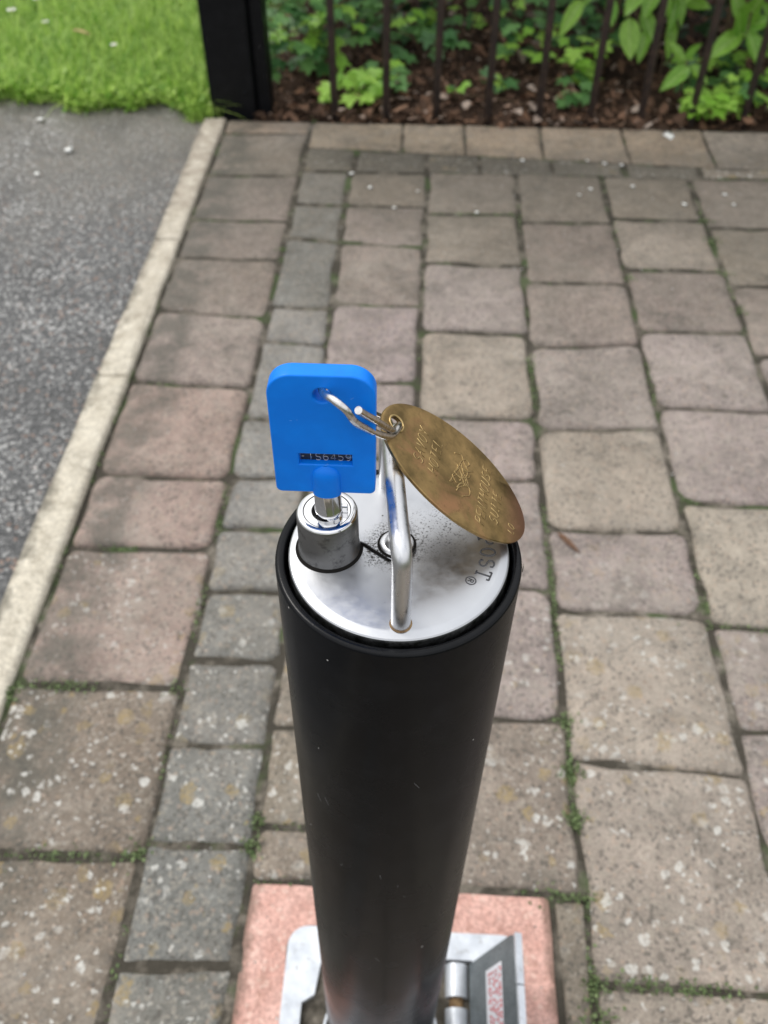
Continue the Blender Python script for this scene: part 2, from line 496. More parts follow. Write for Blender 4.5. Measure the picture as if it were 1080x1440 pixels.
def lathe(profile, cx, cy, n=96, closed=False):
    v, f = [], []
    m = len(profile)
    for i in range(n):
        a = 2 * PI * i / n
        for r, z in profile: v.append((cx + r * math.cos(a), cy + r * math.sin(a), z))
    for i in range(n):
        j = (i + 1) % n
        for q in range(m - (0 if closed else 1)):
            p = (q + 1) % m
            f.append((i * m + q, j * m + q, j * m + p, i * m + p))
    return v, f

def disc_lathe(profile, cx, cy, n=96):
    """profile from the outside to the axis, the last ring is capped"""
    v, f = lathe(profile, cx, cy, n)
    m = len(profile)
    f.append([i * m + m - 1 for i in range(n)])
    return v, f

def catmull(pts, n=8):
    P = [Vector(p) for p in pts]
    P = [P[0] * 2 - P[1]] + P + [P[-1] * 2 - P[-2]]
    out = []
    for i in range(1, len(P) - 2):
        for k in range(n):
            t = k / n
            a, b, c, d = P[i - 1:i + 3]
            out.append(.5 * ((2 * b) + (c - a) * t + (2 * a - 5 * b + 4 * c - d) * t * t + (3 * b - a - 3 * c + d) * t ** 3))
    out.append(P[-2])
    return out

def tube(pts, r, sides=12, taper=None, cap=True):
    v, f = [], []
    pts = [Vector(p) for p in pts]
    t0 = (pts[1] - pts[0]).normalized()
    ref = Vector((0, 0, 1)) if abs(t0.z) < .9 else Vector((1, 0, 0))
    nrm = t0.cross(ref).normalized()
    for i, p in enumerate(pts):
        t = (pts[min(i + 1, len(pts) - 1)] - pts[max(i - 1, 0)]).normalized()
        nrm = (nrm - t * nrm.dot(t)).normalized()
        b = t.cross(nrm)
        rr = r if taper is None else r * (1 + (taper - 1) * i / (len(pts) - 1))
        for k in range(sides):
            a = 2 * PI * k / sides
            v.append(tuple(p + (nrm * math.cos(a) + b * math.sin(a)) * rr))
    for i in range(len(pts) - 1):
        for k in range(sides):
            q = (k + 1) % sides
            f.append((i * sides + k, i * sides + q, (i + 1) * sides + q, (i + 1) * sides + k))
    if cap:
        f.append(list(range(sides))[::-1]); f.append([(len(pts) - 1) * sides + k for k in range(sides)])
    return v, f

def join(parts):
    V, F = [], []
    for v, f in parts:
        o = len(V); V += list(v); F += [[i + o for i in q] for q in f]
    return V, F

def strokes(name, polys, place, r, mat, parent, sides=5):
    """polys: list of 2-D polylines; place(x, y) -> world point"""
    parts = []
    for P in polys:
        pts = [place(*p) for p in P]
        if len(pts) > 1: parts.append(tube(pts, r, sides))
    V, F = join(parts)
    return mesh_obj(name, V, F, mat, parent, True)

def arc(cx, cy, rx, ry, a0, a1, n=14):
    return [(cx + rx * math.cos(R(a0 + (a1 - a0) * i / n)), cy + ry * math.sin(R(a0 + (a1 - a0) * i / n))) for i in range(n + 1)]

# a small single-line alphabet, cell 0..0.6 wide and 0..1 high
G = {
    'A': [[(0, 0), (.3, 1), (.6, 0)], [(.12, .38), (.48, .38)]],
    'D': [[(0, 0), (0, 1), (.25, 1)] + arc(.25, .5, .35, .5, 90, -90)[1:] + [(0, 0)]],
    'E': [[(.55, 0), (0, 0), (0, 1), (.55, 1)], [(0, .52), (.42, .52)]],
    'F': [[(0, 0), (0, 1), (.55, 1)], [(0, .52), (.42, .52)]],
    'H': [[(0, 0), (0, 1)], [(.6, 0), (.6, 1)], [(0, .5), (.6, .5)]],
    'I': [[(.3, 0), (.3, 1)], [(.12, 0), (.48, 0)], [(.12, 1), (.48, 1)]],
    'L': [[(0, 1), (0, 0), (.5, 0)]],
    'N': [[(0, 0), (0, 1), (.6, 0), (.6, 1)]],
    'O': [arc(.3, .5, .3, .5, 90, 450, 22)],
    'P': [[(0, 0), (0, 1), (.3, 1)] + arc(.3, .74, .26, .26, 90, -90)[1:] + [(0, .48)]],
    'S': [arc(.3, .75, .27, .25, 40, 265, 12) + arc(.3, .25, .28, .25, 85, -150, 12)],
    'T': [[(.3, 0), (.3, 1)], [(0, 1), (.6, 1)]],
    'U': [[(0, 1), (0, .3)] + arc(.3, .3, .3, .3, 180, 360)[1:] + [(.6, 1)]],
    'V': [[(0, 1), (.3, 0), (.6, 1)]],
    'Y': [[(0, 1), (.3, .5), (.6, 1)], [(.3, .5), (.3, 0)]],
    '4': [[(.45, 0), (.45, 1), (0, .32), (.6, .32)]],
    '5': [[(.52, 1), (.08, 1), (.05, .58)] + arc(.27, .32, .29, .32, 110, -140, 12)],
    '6': [[(.48, .97)] + arc(.32, .45, .30, .52, 100, 180, 8) + arc(.3, .3, .28, .3, 170, -190, 16)],
    '9': [[(.12, .03)] + arc(.28, .55, .30, .52, -80, 0, 8) + arc(.3, .7, .28, .3, -10, -370, 16)],
}
def serifs(ch):
    s = {'P': [(0, 0)], 'T': [(.3, 0)], 'S': []}.get(ch, [])
    out = [[(x - .16, y), (x + .16, y)] for x, y in s]
    if ch == 'T': out += [[(0, 1), (0, .82)], [(.6, 1), (.6, .82)]]
    if ch == 'S': out += [[(.52, .98), (.52, .76)], [(.06, .24), (.06, .02)]]
    return out
def text_polys(txt, size, gap=.30, slant=0.0, ser=False):
    out, x = [], 0
    for ch in txt:
        for P in G.get(ch, []) + (serifs(ch) if ser else []):
            out.append([((x + px + slant * py) * size, py * size) for px, py in P])
        x += .6 + gap
    w = (x - gap) * size
    return [[(px - w / 2, py - size / 2) for px, py in P] for P in out]

# ================================================================== THE SETTING
def plane(name, x0, x1, y0, y1, z, mat, nx=1, ny=1, amp=0, parent=None, seed=0):
    v, f = [], []
    for j in range(ny + 1):
        for i in range(nx + 1):
            x = x0 + (x1 - x0) * i / nx; y = y0 + (y1 - y0) * j / ny
            h = amp * (mnoise.noise(Vector((x * 6, y * 6, seed))) + .5 * mnoise.noise(Vector((x * 19, y * 19, seed)))) if amp else 0
            v.append((x, y, z + h))
    for j in range(ny):
        for i in range(nx):
            a = j * (nx + 1) + i
            f.append((a, a + 1, a + nx + 2, a + nx + 1))
    return mesh_obj(name, v, f, mat, parent, True)

_j = None
tag(plane('ground', -70, 70, -70, 70, -.30, MT['earth'], 8, 8), kind='structure')
tag(plane('lawn', -6, -.345, 1.80, 7, -.012, MT['turf'], 60, 60, .010, seed=3), kind='structure')
tag(plane('asphalt_road', -6, -.4425, -4, 1.86, -.004, MT['asphalt'], 120, 120, .0015, seed=5), kind='structure')
tag(plane('planting_bed', -.345, 5, 1.774, 6, -.010, MT['soil'], 90, 90, .014, seed=8), kind='structure')

# ---- kerb of cream edging stones
kerb = empty('kerb', (-.4165, .4, -.08), kind='structure')
def slab(name, x0, x1, y0, y1, top, thick, mat, parent, r=.004, wob=.0008, seed=0, dz=0):
    """long stone with softened, slightly uneven edges"""
    per, n = [], 6
    corners = [(x0, y0), (x1, y0), (x1, y1), (x0, y1)]
    for i in range(4):
        a, b = corners[i], corners[(i + 1) % 4]
        L = math.hypot(b[0] - a[0], b[1] - a[1])
        m = max(2, min(12, int(L / .03)))
        for k in range(m): per.append((a[0] + (b[0] - a[0]) * k / m, a[1] + (b[1] - a[1]) * k / m))
    cx, cy = (x0 + x1) / 2, (y0 + y1) / 2
    rings = [(0, -thick), (0, -r), (r * .35, -r * .3), (r * 1.3, 0)]
    V, F = [], []
    for ins, z in rings:
        for (x, y) in per:
            w = mnoise.noise(Vector((x * 60, y * 60, seed))) * wob
            sx = (1 if x < cx else -1) * min(ins + w, .4 * (x1 - x0)) if abs(x - cx) > .45 * (x1 - x0) else 0
            sy = (1 if y < cy else -1) * ins if abs(y - cy) > .45 * (y1 - y0) - .03 and (abs(y - y0) < 1e-6 or abs(y - y1) < 1e-6) else 0
            V.append((x + sx, y + sy, top + z + (dz if z > -thick else 0) + (mnoise.noise(Vector((x * 25, y * 25, seed + 4))) * wob if z > -thick else 0)))
    m = len(per)
    for q in range(len(rings) - 1):
        for k in range(m):
            j = (k + 1) % m
            F.append((q * m + k, q * m + j, (q + 1) * m + j, (q + 1) * m + k))
    F.append([(len(rings) - 1) * m + k for k in range(m)])
    return mesh_obj(name, V, F, mat, parent, True, 50)
ks = [-1.75, -.78, .045, .9612, 1.3165, 1.775]
for i in range(len(ks) - 1):
    slab('kerbstone', -.4405, -.3965, ks[i] + .0015, ks[i + 1] - .0015, .0055, .09, MT['kerb'], kerb, .005, .0022, i, random.uniform(-.0008, .0008))

# ---- block paving
pav = empty('pavement', (.2, .5, -.06), kind='structure')
joint = plane('joint_bed', -.3985, 1.43, -1.5, 1.775, -.0078, MT['joint'], 150, 240, .0006, pav, 9)

TONE = dict(p=(.300, .222, .190), q=(.240, .192, .168), g=(.145, .148, .138), h=(.195, .195, .183), b=(.305, .262, .212),
            m=(.275, .228, .212), d=(.165, .132, .102), w=(.215, .178, .140), t=(.345, .262, .185), k=(.065, .062, .048))
def paver(x0, x1, bl, br, tl, tr, tone, lich, round_=.010, gap=.0021, top=0.0, seed=None, pieces=5, thick=.03, chip=1.0):
    seed = random.uniform(0, 99) if seed is None else seed
    near = max(0, min(1, (.56 - (bl + tl) / 2) / .12))      # blocks near the bollard lie tighter and squarer
    far = max(0, min(1, ((bl + tl) / 2 - 1.15) / .2))
    gap *= 1 - .65 * near - .5 * far; round_ *= 1 - .6 * near - .5 * far
    c = [Vector((x0 + gap, bl + gap)), Vector((x1 - gap, br + gap)), Vector((x1 - gap, tr - gap)), Vector((x0 + gap, tl - gap))]
    per = []
    for i in range(4):
        p, a, b = c[i], c[i - 1], c[(i + 1) % 4]
        da, db = (a - p), (b - p)
        la, lb = da.length, db.length
        rr = min(round_ * random.uniform(.7, 2.1), la * .3, lb * .3)
        pa, pb = p + da / la * rr, p + db / lb * rr
        per.append(pa); per.append((pa + pb) * .5 * .62 + p * .38); per.append(pb)
        nxt = c[(i + 1) % 4]
        for k in range(1, pieces):
            q = pb.lerp(nxt - (nxt - p).normalized() * rr, k / pieces)
            per.append(q)
    ctr = (c[0] + c[1] + c[2] + c[3]) / 4
    V, F = [], []
    tx, ty = random.uniform(-.008, .008), random.uniform(-.008, .008)
    dz = top + random.uniform(-.0008, .0010)
    rings = [(0, -thick), (.0, -.0085), (.0018, -.0036), (.0056, -.0006), (.015, 0)]
    for ins, z in rings:
        for p in per:
            d = ctr - p; L = d.length
            w = (mnoise.noise(Vector((p.x * 70, p.y * 70, seed))) * .0026 + mnoise.noise(Vector((p.x * 24, p.y * 24, seed + 3))) * .0038) * chip
            w2 = abs(mnoise.noise(Vector((p.x * 150, p.y * 150, seed + 7)))) * .0016 * chip
            q = p + d / L * (ins * 1.25 + w + (w2 if z > -thick else 0))
            V.append((q.x, q.y, dz + z + (0 if z == -thick else (q.x - ctr.x) * tx + (q.y - ctr.y) * ty)))
    m = len(per)
    for r_ in range(len(rings) - 1):
        for k in range(m):
            j = (k + 1) % m
            F.append((r_ * m + k, r_ * m + j, (r_ + 1) * m + j, (r_ + 1) * m + k))
    V.append((ctr.x, ctr.y, dz + .0003)); last = len(V) - 1
    for k in range(m): F.append(((len(rings) - 1) * m + k, (len(rings) - 1) * m + (k + 1) % m, last))
    o = mesh_obj('paver', V, F, MT['paver'], pav, True, 60)
    t = TONE[tone]; s = random.uniform(.95, 1.05)
    o.color = (t[0] * s, t[1] * s * random.uniform(.98, 1.02), t[2] * s * random.uniform(.97, 1.03), lich)
    return o

COLS = {   # column: left x, right x, row joints (left y, right y) from the fence towards the camera, tone letters
    0: (-.3935, -.226, [(1.716, 1.724), (1.543, 1.551), (1.389, 1.389), (1.27, 1.27), (1.124, 1.112), (.957, .951), (.774, .773), (.657, .661), (.473, .475), (.302, .307), (.12, .12)], 'wqqqqpppddd'),
    1: (-.226, -.132, [(1.57, 1.569), (1.45, 1.449), (1.339, 1.328), (1.145, 1.14), (1.056, 1.05), (.888, .89), (.778, .78), (.694, .696), (.602, .604), (.51, .512), (.416, .418), (.32, .32), (.218, .221), (.115, .115)], 'ggghhhhhggggg'),
    2: (-.132, .001, [(1.569, 1.572), (1.449, 1.451), (1.328, 1.321), (1.157, 1.152), (.971, .973), (.82, .822), (.688, .691), (.559, .562), (.439, .443), (.339, .342), (.2915, .2925)], 'wqqmmmqwww'),
    3: (.001, .1555, [(1.58, 1.579), (1.426, 1.431), (1.274, 1.271), (1.092, 1.091), (.903, .902), (.787, .79), (.619, .62), (.454, .456), (.2925, .2915)], 'wwmbmmmw'),
    4: (.1555, .318, [(1.579, 1.576), (1.407, 1.41), (1.224, 1.228), (1.06, 1.073), (.885, .892), (.71, .713), (.592, .592), (.417, .407), (.223, .221), (.05, .052)], 'wqqmbmbbb'),
    5: (.318, .4745, [(1.576, 1.576), (1.425, 1.422), (1.268, 1.269), (1.106, 1.109), (.937, .933), (.764, .755), (.581, .577), (.454, .456), (.329, .327), (.222, .219), (.06, .06)], 'wbqmmbmmmm'),
    6: (.4745, .632, [(1.576, 1.578), (1.404, 1.402), (1.231, 1.231), (1.055, 1.06), (.902, .901), (.751, .747), (.586, .584), (.42, .42), (.25, .25), (.06, .06)], 'qwqmqmbbm'),
}
def lich(x, y):
    v = 1.0 - max(0, (y - .45)) * 3.2
    v -= max(0, x - .1) * 1.2
    return max(.06, min(1, v))
def colx(i, y):          # the column joints drift a little towards the fence
    base = {0: -.226, 1: -.131, 2: .0005, 3: .1552, 4: .3185, 5: .4745, 6: .632}[i]
    far = {0: 0, 1: -.006, 2: .004, 3: .010, 4: .0, 5: 0, 6: 0}[i]
    return base + far * max(0, min(1, (y - .9) / .6))
for ci, (xa, xb, rows, tones) in COLS.items():
    for k in range(len(rows) - 1):
        (tl, tr), (bl, br) = rows[k], rows[k + 1]
        ym = (tl + bl) / 2
        a = xa if ci == 0 else colx(ci - 1, ym); b = colx(ci, ym)
        paver(a + random.uniform(-.001, .001), b + random.uniform(-.001, .001), bl, br, tl, tr, tones[min(k, len(tones) - 1)], lich(a, ym),
              round_=.006 if ci in (1,) else .009)
for v in joint.data.vertices:      # the joints near the bed are filled nearly to the top with sand
    y_ = v.co.y + ORG[joint.name].y
    x_ = v.co.x + ORG[joint.name].x
    far_ = max(0, min(1, (y_ - 1.0) / .35)); near_ = max(0, min(1, (.60 - y_) / .12))
    n_ = mnoise.noise(Vector((x_ * 9, y_ * 9, 4))) + .6 * mnoise.noise(Vector((x_ * 27, y_ * 27, 2)))
    v.co.z += .0022 + .0040 * far_ + .0022 * near_ + .0026 * n_
    v.co.z = min(v.co.z + ORG[joint.name].z, -.0022) - ORG[joint.name].z
# cut strip between the socket and the fourth course
paver(.1300, .1555, .120, .120, .2890, .2885, 'w', .35, .003, chip=.5)
# course of light edging blocks against the bed, and the weathered narrow course before it
sx = [-.3945, -.224, -.045, .075, .222, .380, .535, .69, .85, 1.01, 1.17, 1.33]
for k in range(len(sx) - 1):
    def lo(x): return 1.664 - (x + .21) * .062
    a, b = sx[k], sx[k + 1]
    if k == 0:
        paver(a, b, 1.7165, 1.724, 1.773, 1.773, 't', .05, .004, top=.001)
        continue
    paver(a, b, lo(a), lo(b), 1.773, 1.771, 't' if k < 6 else 'b', .15, .004, .0014, top=.002, chip=.6)
bx = [-.224, -.13, .003, .10, .235, .365, .5]
for k in range(len(bx) - 1):
    a, b = bx[k], bx[k + 1]
    paver(a, b, 1.573, 1.575, lo(a), lo(b), 'k', .30, .003, .0004, top=-.0005, chip=.6)
for a, b in ((.5, .66), (.66, .82), (.82, .98)):
    paver(a, b, 1.579, 1.579, lo(a), lo(b), 'b', .9, .004, .0014, chip=.6)
# paving that goes on outside the frame
def fill(x0, x1, y_from, y_to, tone, steps=(.12, .16, .175, .2)):
    y = y_from
    while y > y_to:
        d = random.choice(steps)
        paver(x0, x1, max(y_to, y - d), max(y_to, y - d), y, y, random.choice(tone), .4 if y < .5 else .08, pieces=3)
        y -= d
fill(.632, .79, 1.575, -.45, 'wqmb'); fill(.79, .945, 1.575, -.3, 'wqmb'); fill(.945, 1.10, 1.575, 0, 'wqmb')
fill(1.10, 1.26, 1.575, .3, 'wqm'); fill(1.26, 1.42, 1.575, .6, 'qm')
fill(-.3935, -.226, .12, -.9, 'd'); fill(-.226, -.131, .115, -.9, 'g', (.1, .16)); fill(-.131, .0005, .045, -.9, 'w'); fill(.0005, .1552, .045, -.9, 'w')
fill(.1552, .3185, .05, -.9, 'b'); fill(.3185, .4745, .06, -.7, 'm'); fill(.4745, .632, .06, -.6, 'b')
slab('paver', .1300, .1552, .05, .118, 0, .03, MT['paver'], pav).color = (*TONE['w'], .3)

# ---- pink concrete collar round the socket
def ring_plate(name, outer, inner, z0, z1, mat, parent=None, wob=0, smooth=False):
    """flat plate with a hole; both outlines have the same number of points"""
    n = len(outer); V = []
    for P, z in ((outer, z1), (inner, z1), (outer, z0), (inner, z0)):
        for x, y in P:
            w = mnoise.noise(Vector((x * 90, y * 90, 2))) * wob
            V.append((x + w, y + w, z + w * .6))
    F = []
    for k in range(n):
        j = (k + 1) % n
        F += [(k, j, n + j, n + k), (2 * n + k, 2 * n + j, j, k), (n + k, n + j, 3 * n + j, 3 * n + k)]
    return mesh_obj(name, V, F, mat, parent, smooth)
def rrect(x0, x1, y0, y1, r, n=6, m=8):
    P = []
    for (cx, cy, a0) in ((x1 - r, y0 + r, -90), (x1 - r, y1 - r, 0), (x0 + r, y1 - r, 90), (x0 + r, y0 + r, 180)):
        P += [(cx + r * math.cos(R(a0 + 90 * i / n)), cy + r * math.sin(R(a0 + 90 * i / n))) for i in range(n + 1)]
        nx_, ny_ = P[-1]
    # straight runs are subdivided so that the edge can be uneven
    out = []
    for i in range(len(P)):
        a, b = P[i], P[(i + 1) % len(P)]
        L = math.hypot(b[0] - a[0], b[1] - a[1])
        k = m if L > .03 else 1
        for t in range(k): out.append((a[0] + (b[0] - a[0]) * t / k, a[1] + (b[1] - a[1]) * t / k))
    return out
out_p = rrect(-.1262, .1252, .048, .2885, .004)
in_p = rrect(-.0905, .1010, .060, .2565, .016)
tag(ring_plate('concrete_collar', out_p, in_p, -.03, -.002, MT['pink'], None, .0022), kind='structure')

# ================================================================== THE SOCKET IN THE GROUND
sock = empty('ground_socket', (0, .178, -.10), 'galvanised ground socket with open hinged lid, set in pink concrete below the bollard', 'ground socket')
hole = [(.0600, .0950), (.0600, .2350), (.0340, .2350), (-.0600, .2350), (-.0617, .2269), (-.0646, .2043), (-.0741, .1982), (-.0741, .1500), (-.0646, .1440), (-.0617, .0950)]
# outline of the plate resampled to the hole's angles
def ray_rrect(ang, cx, cy):
    best = None
    for i in range(len(in_p)):
        (ax, ay), (bx_, by_) = in_p[i], in_p[(i + 1) % len(in_p)]
        dx, dy = math.cos(ang), math.sin(ang)
        den = dx * (by_ - ay) - dy * (bx_ - ax)
        if abs(den) < 1e-12: continue
        t = ((ax - cx) * (by_ - ay) - (ay - cy) * (bx_ - ax)) / den
        u = ((ax - cx) * dy - (ay - cy) * dx) / den
        if t > 0 and -1e-6 <= u <= 1 + 1e-6 and (best is None or t < best): best = t
    return (cx + math.cos(ang) * best, cy + math.sin(ang) * best)
def ray_poly(P, ang, cx, cy):
    best = None
    for i in range(len(P)):
        (ax, ay), (bx_, by_) = P[i], P[(i + 1) % len(P)]
        dx, dy = math.cos(ang), math.sin(ang)
        den = dx * (by_ - ay) - dy * (bx_ - ax)
        if abs(den) < 1e-12: continue
        t = ((ax - cx) * (by_ - ay) - (ay - cy) * (bx_ - ax)) / den
        u = ((ax - cx) * dy - (ay - cy) * dx) / den
        if t > 0 and -1e-6 <= u <= 1 + 1e-6 and (best is None or t < best): best = t
    return (cx + math.cos(ang) * best, cy + math.sin(ang) * best)
hc = (0.0, .165)
angs = sorted({round(math.atan2(y - hc[1], x - hc[0]), 6) for x, y in hole + in_p})
o_out = [ray_rrect(a, *hc) for a in angs]
o_in = [ray_poly(hole, a, *hc) for a in angs]
def shrink(P, k): return [(hc[0] + (x - hc[0]) * k, hc[1] + (y - hc[1]) * k) for x, y in P]
ring_plate('frame_plate', shrink(o_out, .992), o_in, -.010, .0012, MT['galv'], sock)
# walls and bottom of the socket
n = len(o_in)
wall = [(x * 1.002, y, -.0101) for x, y in o_in] + [(x * 1.002, y, -.17) for x, y in o_in]
mesh_obj('socket_wall', wall, [(k, (k + 1) % n, n + (k + 1) % n, n + k) for k in range(n)] + [list(range(n, 2 * n))], MT['rust'], sock)
v_, f_ = lathe([(.0430, -.15), (.0430, -.0030), (.0450, -.0030), (.0450, -.15)], -.0115, .178, 64)
mesh_obj('guide_sleeve', v_, f_, MT['galv'], sock, True, 40)
# hinge knuckles along x = .047
for k, (ya, yb) in enumerate(((.208, .2325), (.176, .2000), (.140, .168), (.105, .132))):
    v_, f_ = tube([(.0475, ya, -.006), (.0475, yb, -.006)], .0092, 20)
    mesh_obj('hinge_knuckle', v_, f_, MT['galv'], sock, True, 40)
v_, f_ = tube([(.0475, .098, -.006), (.0475, .2330, -.006)], .0058, 14)
mesh_obj('hinge_pin', v_, f_, MT['rust'], sock, True, 40)
# the lid, standing open and leaning out
hx, hz = .0575, .001
lw = .085; la = R(71)
u = Vector((math.cos(la), 0, math.sin(la))); nrm = Vector((math.sin(la), 0, -math.cos(la)))
def lidp(s, y, t): return tuple(Vector((hx, y, hz)) + u * s + nrm * t)
T = .0042
LY0, LY1 = .102, .2320
prof = [(0, LY0), (0, LY1), (lw * .93, LY1), (lw, LY1 - .004), (lw, LY0 + .004), (lw * .93, LY0)]
V = [lidp(s, y, 0) for s, y in prof] + [lidp(s, y, T) for s, y in prof]
k = len(prof)
F = [list(range(k)), list(range(2 * k - 1, k - 1, -1))] + [(i, i + k, (i + 1) % k + k, (i + 1) % k) for i in range(k)]
lid = mesh_obj('lid', V, F, MT['lid'], sock)
# bright folded lip along the lid's free edge, in two lengths
for ya, yb in ((LY0, .1955), (.1965, LY1 - .001)):
    q = [(lw + .0003, ya), (lw + .0003, yb), (lw + .0030, yb), (lw + .0030, ya)]
    V = [lidp(s, y, -.0006) for s, y in q] + [lidp(s, y, T + .0004) for s, y in q]
    mesh_obj('lip', V, [(0, 1, 2, 3), (7, 6, 5, 4), (0, 4, 5, 1), (1, 5, 6, 2), (2, 6, 7, 3), (3, 7, 4, 0)], MT['galv'], lid)
st = mesh_obj('warning_sticker', [lidp(a, b, -.0004) for a, b in ((.033, .110), (.033, .2185), (.062, .2185), (.062, .110))], [(0, 1, 2, 3)], MT['sticker'], lid)
random.seed(21)
segs = []
for row, ss in enumerate((.0385, .0445, .0505, .0565)):
    y = .2150
    while y > .115:
        w = random.uniform(.0016, .0032)
        for _ in range(random.choice((1, 2, 2, 3))):
            kind = random.choice('ABC')
            if kind == 'A': segs.append([(ss, y), (ss + .0034, y), (ss + .0034, y - w)])
            elif kind == 'B': segs.append([(ss, y), (ss + .0034, y - w * .5), (ss, y - w)])
            else: segs.append([(ss, y - w), (ss, y), (ss + .0034, y), (ss + .0034, y - w)])
            y -= w + .0010
            if y < .115: break
        y -= .0018
strokes('red_print', segs, lambda a, b: Vector(lidp(a, b, -.0006)), .00042, MT['red'], lid, 4)

# ================================================================== THE BOLLARD
bol = empty('bollard', (-.0115, .178, 0), 'black tubular steel bollard with a brushed metal top, standing in the ground socket', 'bollard')
Lp = .70
prof = [(.0380, -Lp), (.0380, -.0012), (.0377, -.0004), (.0371, 0), (.0358, 0), (.0352, -.0004), (.0350, -.0012), (.0350, -Lp)]
v_, f_ = lathe(prof, 0, 0, 160)
me = bpy.data.meshes.new('post_tube'); me.from_pydata(v_, [], f_)
axis = Vector((PX, PY, PZ)) - Vector((-.0115, .178, 0))
tubeo = link_mesh('post_tube', me, (PX, PY, PZ), MT['black'], bol, True)
me.set_sharp_from_angle(angle=R(60))
tubeo.rotation_euler = Vector((0, 0, 1)).rotation_difference(axis.normalized()).to_euler()
random.seed(14)
scr = []
for i in range(16):
    a_ = R(random.uniform(-165, -15)); z_ = random.uniform(.12, .54); L_ = random.uniform(.001, .006); t_ = random.uniform(-.6, .6)
    P = []
    for q in range(4):
        aa = a_ + t_ * L_ / .038 * q / 3; zz = z_ + L_ * q / 3
        cxx = -.0115 + (PX + .0115) * zz / PZ; cyy = .178 + (PY - .178) * zz / PZ
        P.append((cxx + .03802 * math.cos(aa), cyy + .03802 * math.sin(aa), zz))
    scr.append(tube(P, .00008, 4))
sm_ = M('scuffed_paint', rough=.6, base=(.16, .16, .165)).m
for q in scr: mesh_obj('scratch', *q, sm_, bol)
# chip in the paint on the rim
random.seed(5)
chips = []
cpt = Vector((PX + .0380 * math.cos(R(-3)), PY + .0380 * math.sin(R(-3)), PZ - .0025))
P = []
for i in range(12):
    a = 2 * PI * i / 12; r_ = random.uniform(.7, 1.2)
    P.append((cpt.x + .00025 + .0002 * abs(math.cos(a)), cpt.y + .0008 * r_ * math.cos(a), cpt.z + .0018 * r_ * math.sin(a)))
mesh_obj('paint_chip', P, [list(range(12))], M('bare_primer', rough=.6, base=(.62, .56, .44)).m, bol)

ZT = PZ + .0024
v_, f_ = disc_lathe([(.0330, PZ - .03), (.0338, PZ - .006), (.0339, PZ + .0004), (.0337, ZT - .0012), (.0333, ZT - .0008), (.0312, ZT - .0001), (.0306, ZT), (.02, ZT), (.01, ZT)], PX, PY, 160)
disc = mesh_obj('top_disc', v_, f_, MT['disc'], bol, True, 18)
# dark ring standing in for the shade down in the gap round the lid
v_, f_ = lathe([(.0346, PZ - .012), (.0334, PZ - .012)], PX, PY, 80)
mesh_obj('gap_shade_ring', v_, f_, MT['dark'], bol, True)
# lettering lasered round the edge of the lid: POST®
lc = (PX, PY)
Rt = .0272
def ring_place(a_mid, size):
    def f(x, y):
        a = a_mid - x / Rt
        rr = Rt + y
        return Vector((lc[0] + rr * math.cos(a), lc[1] + rr * math.sin(a), ZT + .00002))
    return f
for ch, ang in (('P', 8.5), ('O', -1.0), ('S', -10.5), ('T', -20.0)):
    pol = [[(px, py) for px, py in P] for P in text_polys(ch, .0045, ser=True)]
    pol = [[(p[0] * 1.05, p[1]) for p in P] for P in pol]
    strokes('lettering', pol, ring_place(R(ang), .004), .00028, MT['engrave'], disc, 6)
rp = [arc(0, 0, .00155, .00155, 0, 360, 24)] + [[(x * .48, y * .48) for x, y in P] for P in text_polys('P', .0034)] + [[(.0001, -.0001), (.0006, -.0008)]]
rp = [[(x, y - .0024) for x, y in P] for P in rp]
strokes('lettering', rp, ring_place(R(-28.5), .003), .00020, MT['engrave'], disc, 6)

# swing plate under the lock, held by a domed rivet
def prism(name, outline, z0, z1, mat, parent, bevel=.0002):
    bm = bmesh.new()
    vs_ = [bm.verts.new((x, y, z0)) for x, y in outline]
    fc = bm.faces.new(vs_)
    ex = bmesh.ops.extrude_face_region(bm, geom=[fc])
    for e in ex['geom']:
        if isinstance(e, bmesh.types.BMVert): e.co.z = z1
    bmesh.ops.recalc_face_normals(bm, faces=bm.faces)
    return bm_obj(name, bm, mat, parent, False, None, bevel, 1)
plate = [(-.0145, .1812), (-.0105, .1782), (-.0065, .1753)] + [(RIV[0] + .0066 * math.cos(R(a)), RIV[1] + .0062 * math.sin(R(a))) for a in range(-75, 40, 14)] + \
        [(-.0010, .190), (-.0040, .198), (-.0086, .2062), (-.0134, .2092), (-.020, .2070), (-.026, .2000), (-.030, .192), (-.022, .184)]
prism('swing_plate', plate, ZT + .00015, ZT + .0009, MT['disc'], bol)
# black gap under its front edge
edge_pts = [(-.0160, .1850, ZT + .0004), (-.0146, .1810, ZT + .0003), (-.0106, .1780, ZT + .0003), (-.0066, .1751, ZT + .0003)]
v_, f_ = tube(edge_pts, .00045, 6)
mesh_obj('gap_line', v_, f_, MT['dark'], bol, True)
zr = ZT + .0009
v_, f_ = disc_lathe([(.0052, zr), (.0052, zr + .0005), (.0049, zr + .0008), (.0040, zr + .0008), (.0038, zr + .0009), (.0035, zr + .0019), (.0027, zr + .0028), (.0014, zr + .0033), (.0004, zr + .0034)], RIV[0] + .0006, RIV[1], 40)
mesh_obj('rivet', v_, f_, MT['handle'], bol, True, 40)
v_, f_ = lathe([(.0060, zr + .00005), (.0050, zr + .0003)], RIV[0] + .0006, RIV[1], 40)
mesh_obj('rivet_grime', v_, f_, MT['dark'], bol, True)

